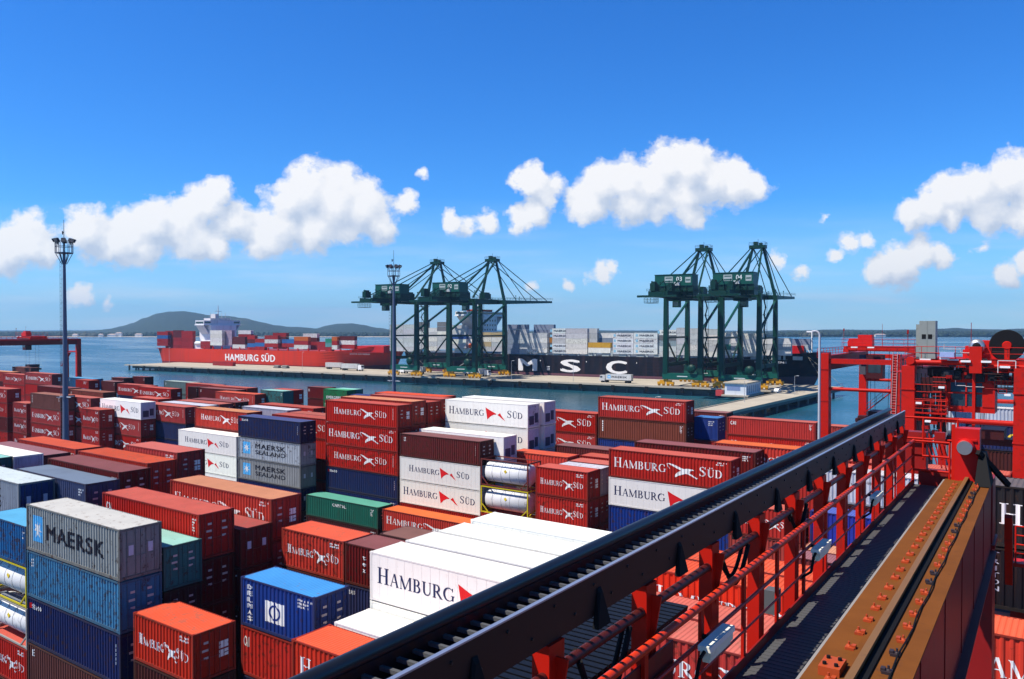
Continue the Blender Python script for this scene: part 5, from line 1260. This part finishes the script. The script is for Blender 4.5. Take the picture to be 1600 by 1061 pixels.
    cm = {'G': (.47, .49, .50), 'W': (.66, .66, .62), 'S': (.22, .26, .34), 'K': (.16, .17, .18), 'L': (.60, .63, .64), 'B': (.02, .07, .25), 'Y': (.45, .36, .20), 'Y2': (.48, .28, .03), 'O': (.42, .18, .03), 'E': (.12, .13, .14), 'H': (.22, .28, .32), 'N': (.05, .22, .16)}
    cw = {'G': 'grey', 'W': 'off white', 'S': 'slate grey', 'K': 'dark grey', 'L': 'pale star emblem', 'B': 'blue', 'Y': 'tan', 'Y2': 'mustard yellow', 'O': 'orange', 'E': 'charcoal', 'H': 'blue grey', 'N': 'green'}
    tn = ['top', 'second', 'third', 'fourth', 'fifth', 'sixth']
    nth = ['first', 'second', 'third', 'fourth', 'fifth', 'sixth', 'seventh', 'eighth', 'ninth', 'tenth', 'eleventh', 'twelfth', 'thirteenth', 'fourteenth', 'fifteenth', 'sixteenth', 'seventeenth', 'eighteenth', 'nineteenth', 'twentieth', 'twenty-first', 'twenty-second', 'twenty-third', 'twenty-fourth', 'twenty-fifth', 'twenty-sixth', 'twenty-seventh', 'twenty-eighth', 'twenty-ninth']
    def fill(bays, cols, words, q, ship, grp, zmin):
        placed = []
        order = sorted(range(len(bays)), key=lambda i: bays[i][0]); rank = {i: k for k, i in enumerate(order)}
        for i, (s, zt, dq, cs) in enumerate(bays):
            L = 12.19
            nxt = min([b_[0] for b_ in bays if b_[0] > s + .5 and abs(b_[2] - dq) < 2.4] + [s + 13])
            if nxt - s < 12.3: L = max(4.5, nxt - s - .15)
            for k, c in enumerate(cs.split()):
                z = zt - 2.6 * (k + 1)
                if z < zmin - .8: continue
                ship_box(s + L / 2, q + dq + 1.3, z, L, cols[c], f'{words[c]} {"reefer" if c in "LW" else "container"}, {tn[k]} of the {nth[rank[i]]} stack from the stern on the {ship} ship', rnd, grp, c == 'L', 'reefer_container' if c in 'LW' else 'shipping_container')
    fill(MSC_BAYS, cm, cw, q0 + .4, 'black', 'boxes on the black ship', 10.5)
    mb = MB(); mb.box(X(36.3), X(46.3), -10, -4, 10.6, 16.6); link('hatch_house', mb.mesh('hatch_house'), 'hull', t, (.50, .010, .010))
    for s_, q_ in ((50, 44), (44, 41), (-170, 41), (-160, 43)):
        mb = MB(); mb.tube((X(48 if s_ > 0 else -174), -B / 2 * .55 if s_ > 0 else -B / 2 * .8, 12), (X(s_ + (14 if s_ > 0 else 8)), -B / 2 - 2.5 - (44 - q_), .3), .06, 4); link('mooring_rope', mb.mesh('mooring_rope'), 'hull', t, (.3, .28, .24))
    # red ship
    B = 32; q1 = 44.5
    t = hull('', 'long red container ship with a white tower and white capitals on its side', -404, -186, q1, B, 9.6, .3, (.56, .034, .010), (.20, .02, .02), 4.0, 'container ships at the pier')
    X = lambda s: s + 404
    hull_text(t, 'HAMBURG SÜD', X(-327), X(-279.5), 2.3, 4.6, -B / 2, .05)
    hull_text(t, 'SANTA CATARINA', X(-216), X(-200), 8.2, .9, -B / 2 + 1.0, .03, (.6, .5, .5))
    mb = MB(); mb.box(X(-402), X(-200), -B / 2 + .4, B / 2 - .4, 9.4, 9.62); link('main_deck', mb.mesh('main_deck'), 'hull', t, (.30, .03, .03))
    mb = MB()
    for k in range(16): mb.box(X(-350 + k * 9), X(-349.2 + k * 9), -B / 2 + .6, -B / 2 + 1.4, 9.62, 11.4)
    mb.box(X(-216), X(-192), -B / 2 + 4, B / 2 - 4, 9.6, 13.4); link('deck_house', mb.mesh('deck_house'), 'hull', t, (.46, .02, .02))
    mb = MB(); mb.box(X(-360), X(-348), -11, 11, 9.6, 26); mb.box(X(-362), X(-346), -14, 14, 9.6, 14); mb.box(X(-359), X(-349), -16, 16, 26, 26.5)
    tw = link('superstructure', mb.mesh('superstructure'), 'hull', t, (.80, .78, .80))
    mb = MB(); mb.box(X(-358.5), X(-349.5), -15.6, 15.6, 26.5, 29.4); br = link('bridge', mb.mesh('bridge'), 'hull', tw, (.70, .69, .72))
    mb = MB(); mb.box(X(-349.5), X(-349.4), -15, -10, 27.4, 28.6); mb.box(X(-349.5), X(-349.4), 10, 15, 27.4, 28.6); mb.box(X(-358), X(-350), -15.7, -15.61, 27.2, 28.6); link('window', mb.mesh('window'), 'glass', br)
    mb = MB(); mb.box(X(-358), X(-351), -9, 9, 29.41, 31); mb.tube((X(-354), 0, 31), (X(-354), 0, 40), .4, 8, .2); mb.beam((X(-354), -3, 36), (X(-354), 3, 36), .3)
    for k in (-6, -3, 4, 7): mb.tube((X(-355), k, 31), (X(-355), k, 35), .12, 5)
    mb.box(X(-357), X(-352), -4, -1, 31, 34); link('radar_mast', mb.mesh('radar_mast'), 'hull', tw, (.55, .53, .55))
    mb = MB()
    for s in (-1, 1): mb.beam((X(-354), s * 15.5, 26), (X(-354), s * 11, 20), 8, .5)
    link('wing_bracket', mb.mesh('wing_bracket'), 'hull', tw, (.6, .6, .66))
    mb = MB(); mb.lathe([(-4, .3), (-3, 1.3), (3, 1.3), (4, .3)], 12, 'x', (X(-357), -B / 2 + 2, 13.5)); link('lifeboat', mb.mesh('lifeboat'), 'hull', t, (.75, .74, .72))
    mb = MB(); mb.tube((X(-196), 0, 12), (X(-196), 0, 24), .6, 8, .35); mb.beam((X(-196), -2, 20), (X(-196), 2, 20), .4); link('foremast', mb.mesh('foremast'), 'hull', t, (.70, .55, .55))
    cr = {'r': (.30, .014, .014), 'b': (.03, .12, .32), 'd': (.10, .012, .014), 'w': (.62, .60, .58), 'p': (.33, .25, .33), 'o': (.42, .09, .015), 'g': (.02, .20, .12), 't': (.10, .25, .25)}
    rw = {'r': 'red', 'b': 'blue', 'd': 'dark maroon', 'w': 'white', 'p': 'mauve grey', 'o': 'orange', 'g': 'green', 't': 'teal'}
    fill(RED_BAYS, cr, rw, q1 + .6, 'red', 'boxes on the red ship', 9.7)
    # things on the pier
    truck('white container truck with a star square and dark cab before the ship letters', -24.5, 11, 0, (.5, .5, .5), (.62, .63, .62), True)
    truck('pale container truck with a white cab by the red bow', -196, 24, R(180), WHITE, (.60, .60, .58))
    truck('off white container truck with a red cab behind the pale one', -214, 30, R(180), (.4, .03, .03), (.60, .56, .54))
    truck('grey white container truck with a white cab between the left cranes', -145, 18, 0, WHITE, (.55, .56, .55))
    truck('pale grey container truck with a white cab under the second green crane', -107, 18, R(180), WHITE, (.60, .60, .58))
    for s, q, c, lab in ((-300, 24, (.35, .02, .02), 'lone red container lying on the pier before the red hull'), (-308, 25, (.30, .03, .02), 'dull red flat container beside the lone red one on the pier')):
        ship_box(s, q, .01, 12.19, c, lab, rnd, 'loose boxes on the pier')
    for s, q, lab in ((-253, 22, 'grey bollard stack left of a matching one on the pier'), (-246, 22, 'grey bollard stack right of a matching one on the pier')):
        t = pthing('fender_pile', lab, 'fender pile', s, q, 0, 0, 'grey piles on the pier'); mb = MB()
        for k in range(3): mb.tube((-2, -1 + k, .5), (2, -1 + k, .5), .48, 10)
        for k in range(2): mb.tube((-2, -.5 + k, 1.35), (2, -.5 + k, 1.35), .48, 10)
        link('fender_roll', mb.mesh('fender_roll'), 'steel', t, (.20, .19, .17))
# ------------------------------------------------------------------ light masts
def light_mast(label, x, y, h, r0):
    t = thing('light_mast', label, 'light mast', (x, y, 0), 0, 'high light masts')
    mb = MB(); n = 4
    for k in range(n): mb.tube((0, 0, h * k / n), (0, 0, h * (k + 1) / n), r0 * (1 - .16 * k), 14, r0 * (1 - .16 * (k + 1)))
    link('pole', mb.mesh('pole'), 'steel', t, (.105, .13, .20))
    mb = MB()
    for dx in (-.2, .2): mb.tube((-r0 - .65 + dx, -.1, 3), (-r0 * .4 - .65 + dx, -.1, h - 1), .022, 4)
    for k in range(int(h / .6) - 6): z = 4 + k * .6; o = -r0 - .65 + r0 * .6 * z / h; mb.tube((o - .2, -.1, z), (o + .2, -.1, z), .02, 4)
    for k in range(9): z = 5 + k * 3.4; o = -r0 - .65 + r0 * .6 * z / h; mb.beam((o, -.1, z), (0, 0, z), .04)
    link('ladder', mb.mesh('ladder'), 'steel', t, (.05, .06, .08))
    mb = MB(); mb.tube((0, 0, h - .25), (0, 0, h - .12), 1.15, 16)
    for k in range(12):
        a = 2 * math.pi * k / 12; mb.tube((1.15 * math.cos(a), 1.15 * math.sin(a), h - .2), (1.15 * math.cos(a), 1.15 * math.sin(a), h + 1.5), .04, 5)
    for z in (.75, 1.5):
        for k in range(12):
            a, b_ = 2 * math.pi * k / 12, 2 * math.pi * (k + 1) / 12; mb.tube((1.15 * math.cos(a), 1.15 * math.sin(a), h + z), (1.15 * math.cos(b_), 1.15 * math.sin(b_), h + z), .04, 5)
    for k in range(6): a = 2 * math.pi * k / 6; mb.beam((1.05 * math.cos(a), 1.05 * math.sin(a), h - .3), (.3 * math.cos(a), .3 * math.sin(a), h - 1.8), .08)
    link('platform', mb.mesh('platform'), 'steel', t, (.09, .10, .14))
    for k in range(8):
        a = 2 * math.pi * k / 8 + .3
        mb = MB(); p = Vector((1.25 * math.cos(a), 1.25 * math.sin(a), h + 1.65)); o = Vector((math.cos(a), math.sin(a), -.55)).normalized()
        mb.beam(p - o * .22, p + o * .22, .45, .38, .62, .50); mb.beam(p - o * .2, (1.15 * math.cos(a), 1.15 * math.sin(a), h + 1.0), .07)
        fl = link('floodlight', mb.mesh('floodlight'), 'steel', t, (.045, .045, .055))
        mb = MB(); mb.beam(p + o * .221, p + o * .24, .56, .44); link('lens', mb.mesh('lens'), 'metal', fl, (.45, .47, .5))
    mb = MB(); mb.tube((0, 0, h), (0, 0, h + 4.6), .06, 5, .03); mb.beam((-.4, 0, h + 2.6), (0, 0, h + 2.9), .05); mb.cbox((-.4, 0, h + 2.75), (.12, .12, .5)); link('lightning_rod', mb.mesh('lightning_rod'), 'steel', t, (.03, .03, .04))
    mb = MB(); mb.beam((-1.6, 0, 15.2), (1.6, 0, 15.2), .12); mb.beam((0, -1.2, 15.2), (0, 1.2, 15.2), .10); link('cross_arm', mb.mesh('cross_arm'), 'steel', t, (.45, .48, .52))
def curved_lamp(x, y, h):
    t = thing('lamp_post', 'tall pale lamp post with a curved arm beside the red crane leg', 'lamp post', (x, y, 0))
    mb = MB(); mb.tube((0, 0, 0), (0, 0, h - 1), .20, 10, .14)
    mb.path([(0, 0, h - 1)] + [(-.5 + .5 * math.cos(a), 0, h - 1 + .6 * math.sin(a)) for a in [R(15 * k) for k in range(1, 7)]] + [(-.9, 0, h - .45)], .12, 8)
    link('pole', mb.mesh('pole'), 'steel', t, (.45, .46, .50))
    mb = MB(); mb.box(-1.5, -.8, -.2, .2, h - .55, h - .38); link('lamp_head', mb.mesh('lamp_head'), 'steel', t, WHITE)
# ------------------------------------------------------------------ far shore
HILL = [(-60, 519), (0, 517), (60, 517.5), (110, 516.5), (140, 517), (170, 514), (190, 510), (210, 504), (225, 497), (245, 490.5), (262, 487.5), (285, 486.5), (305, 488.5), (325, 491.5), (350, 494), (380, 497), (405, 502), (430, 508), (455, 511), (480, 512), (495, 512.5), (510, 509), (530, 506), (550, 505.5), (570, 507), (590, 512.5), (620, 516.5), (700, 517), (860, 517.5), (940, 516.5), (1060, 517), (1180, 517), (1280, 515.5), (1330, 514.5), (1380, 516), (1450, 514), (1500, 513), (1545, 514.5), (1600, 513.5), (1680, 514)]
def px_dir(x): a = (x - 800) / 1246.9; return Vector((a * math.cos(YAW) - math.sin(YAW), a * math.sin(YAW) + math.cos(YAW), 0))
def ridge(name, prof_, near, depth, seed, m, rough=2.0, label=None):
    """a hill range: a height field from a shoreline at NEAR metres back over DEPTH"""
    from mathutils import noise
    mb = MB(); xs = [prof_[0][0] + (prof_[-1][0] - prof_[0][0]) * k / 520 for k in range(521)]
    def h_at(x):
        for (a, ya), (b_, yb) in zip(prof_, prof_[1:]):
            if a <= x <= b_: u = (x - a) / (b_ - a); u = u * u * (3 - 2 * u) * .5 + u * .5; return ya + (yb - ya) * u
        return prof_[-1][1]
    rows_ = [0, .03, .12, .25, .4, .55, .7, .85, 1.0]; hs_ = [0, .10, .30, .52, .74, .92, 1.0, .8, .2]
    vs = []
    for r_, hf in zip(rows_, hs_):
        d = near + depth * r_
        for x in xs:
            p = px_dir(x) * d; zc = CAM_H + (HY - h_at(x)) * (near + depth * .7) / 1246.9
            nz = noise.fractal(Vector((p.x * .012, p.y * .012, seed)), .9, 2.0, 4) * rough
            z = -4 + (zc + 4) * hf + nz * (.25 + min(1, (zc + 4) / 30) * (1 if hf > 0 else 0)) if hf > 0 else -4
            vs.append((p.x, p.y, z))
    n = len(xs)
    mb.add(vs, [(r_ * n + i, r_ * n + i + 1, (r_ + 1) * n + i + 1, (r_ + 1) * n + i) for r_ in range(len(rows_) - 1) for i in range(n - 1)], True)
    o = link(name, mb.mesh(name), m, kind='structure'); return o
def far_shore():
    m = bpy.data.materials.new('forest_hill'); m.use_nodes = True; t = NT(m.node_tree); b = m.node_tree.nodes['Principled BSDF']
    co = t.n('ShaderNodeTexCoord').outputs['Object']
    a = t.n('ShaderNodeTexNoise', i={'Vector': co, 'Scale': .09, 'Detail': 6.0, 'Roughness': .7}).outputs['Fac']; c = t.n('ShaderNodeTexNoise', i={'Vector': co, 'Scale': .006, 'Detail': 3.0}).outputs['Fac']
    col = t.mix(t.ramp(a, .35, .65), (.006, .020, .016), (.022, .050, .030)); col = t.mix(t.m('MULTIPLY', t.ramp(c, .62, .72), .6), col, (.13, .12, .07))
    m.node_tree.links.new(col, b.inputs['Base Color']); b.inputs['Roughness'].default_value = .9
    m.node_tree.links.new(t.n('ShaderNodeBump', i={'Strength': 1.0, 'Distance': 6.0, 'Height': a}).outputs[0], b.inputs['Normal']); M['forest'] = m
    M['sand'] = mat('beach_sand', (.50, .44, .36), rough=.9, var=.2, scale=.02, spec=.1)
    ridge('hills', HILL, 2500, 1200, 3.1, 'forest', 3.0)
    low = [(x, 518.5 - (1.5 if x > 1250 else 0) - .8 * math.sin(x * .031)) for x in range(-80, 1721, 20)]
    ridge('shore_land', low, 2150, 300, 9.7, 'forest', 1.6)
    mb = MB(); xs = list(range(-80, 640, 10)); vs = []
    for x in xs: d = 2125 + 18 * math.sin(x * .05); p = px_dir(x); vs += [(p.x * d, p.y * d, -3.45), (p.x * (d + 22), p.y * (d + 22), -2.6), (p.x * (d + 60), p.y * (d + 60), -2.4)]
    mb.add(vs, [(3 * i + j, 3 * i + 3 + j, 3 * i + 4 + j, 3 * i + 1 + j) for i in range(len(xs) - 1) for j in (0, 1)]); link('beach', mb.mesh('beach'), 'sand', kind='structure')
    # tree belt along the far shore
    rnd = random.Random(4); mb = MB()
    def clump(c, r, h):
        n = 7; vs = []; 
        for zf, rf in ((0, .55), (.35, 1), (.7, .8), (1, .25)):
            for k in range(n): a = 2 * math.pi * k / n; q = r * rf * rnd.uniform(.7, 1.25); vs.append((c[0] + q * math.cos(a), c[1] + q * math.sin(a), c[2] + h * zf * rnd.uniform(.85, 1.1)))
        mb.add(vs, [(i * n + k, i * n + (k + 1) % n, (i + 1) * n + (k + 1) % n, (i + 1) * n + k) for i in range(3) for k in range(n)] + [list(range(3 * n, 4 * n))])
    for k in range(2600):
        x = rnd.uniform(-60, 1690); d = 2160 + rnd.random() ** 2 * 120; p = px_dir(x) * d; h = rnd.uniform(5, 12) * (1.25 if x > 1250 else 1)
        clump((p.x, p.y, -3), rnd.uniform(4, 9), h)
    o = link('forest', mb.mesh('forest'), 'forest'); tag(o, 'belt of dark trees along the far shore', 'trees', None, 'stuff')
    for i, (x, w_, h) in enumerate(((118, 7, 5), (158, 6, 5), (178, 16, 5), (186, 8, 9), (217, 9, 6), (1375, 14, 5))):
        p = px_dir(x) * 2150; t = thing('shore_house', ['tiny white house leftmost on the far beach', 'tiny white hut second from left on the far beach', 'long low white house on the far beach', 'taller white house on the far beach', 'tiny white house nearest the hill on the far beach', 'tiny pale house on the right far shore'][i], 'house', (p.x, p.y, -3), YAW, 'white houses on the far shore')
        mb = MB(); mb.box(-w_, w_, -4, 4, 0, h); link('wall', mb.mesh('wall'), 'hull', t, (.7, .7, .68))
        mb = MB(); mb.add([(-w_ - .5, -4.5, h), (w_ + .5, -4.5, h), (w_ + .5, 4.5, h), (-w_ - .5, 4.5, h), (-w_ * .7, 0, h + 3), (w_ * .7, 0, h + 3)], [(0, 1, 5, 4), (2, 3, 4, 5), (1, 2, 5), (3, 0, 4), (0, 3, 2, 1)]); link('roof', mb.mesh('roof'), 'hull', t, (.45, .36, .32))
# ------------------------------------------------------------------ build
pier()
far_shore()
build_yard()
own_crane()
rtg('red gantry crane with a dark cab, beyond the pale lamp post', -26.5, 105.2, 21.5, 8.2, 11.0, False, 21.7)
rtg('red gantry crane with the black cable reel, grey cabinet and windowed cab', -12.2, 76.0, 22.0, 8.2, 1.2, True, 21.7)
rtg('dark red gantry crane at the far left edge behind the light mast', -270.2, 93.0, 34.0, 8.2, 20.0, False, 21.4)
for s0, num, lab, tq in ((-148.0, '01', 'green quay crane beside the right light mast, first from the left', -12), (-112.5, '02', 'green quay crane over the ship tower, with a long boom to the right', 6),
                         (-.2, '03', 'green quay crane numbered 03 in front of the grey containers', -8), (23.7, '04', 'green quay crane numbered 04, nearest the red yard cranes', 4)):
    quay_crane(s0, num, lab, tq)
ships()
light_mast('tall blue grey light mast with ladder at the left, among red stacks', -119.4, 56.0, 36.1, .52)
light_mast('tall blue grey light mast before the left green cranes', -104.4, 108.0, 34.9, .50)
curved_lamp(-25.9, 100, 25.2)

# ------------------------------------------------------------------ air
mb = MB(); mb.box(-6500, 6500, -400, 5200, -9, 190)
hz = mb.mesh('haze'); hm = bpy.data.materials.new('haze_air'); hm.use_nodes = True; hm.node_tree.nodes.clear()
t = NT(hm.node_tree); vol = t.n('ShaderNodeVolumePrincipled', i={'Color': (0.36, 0.66, 1.0, 1), 'Density': 0.00012, 'Anisotropy': 0.3}); t.n('ShaderNodeOutputMaterial', i={1: vol.outputs[0]})
hz.materials.append(hm); ho = bpy.data.objects.new('haze', hz); C.objects.link(ho); ho['kind'] = 'stuff'; ho['label'] = 'pale air between the camera and the far shore'
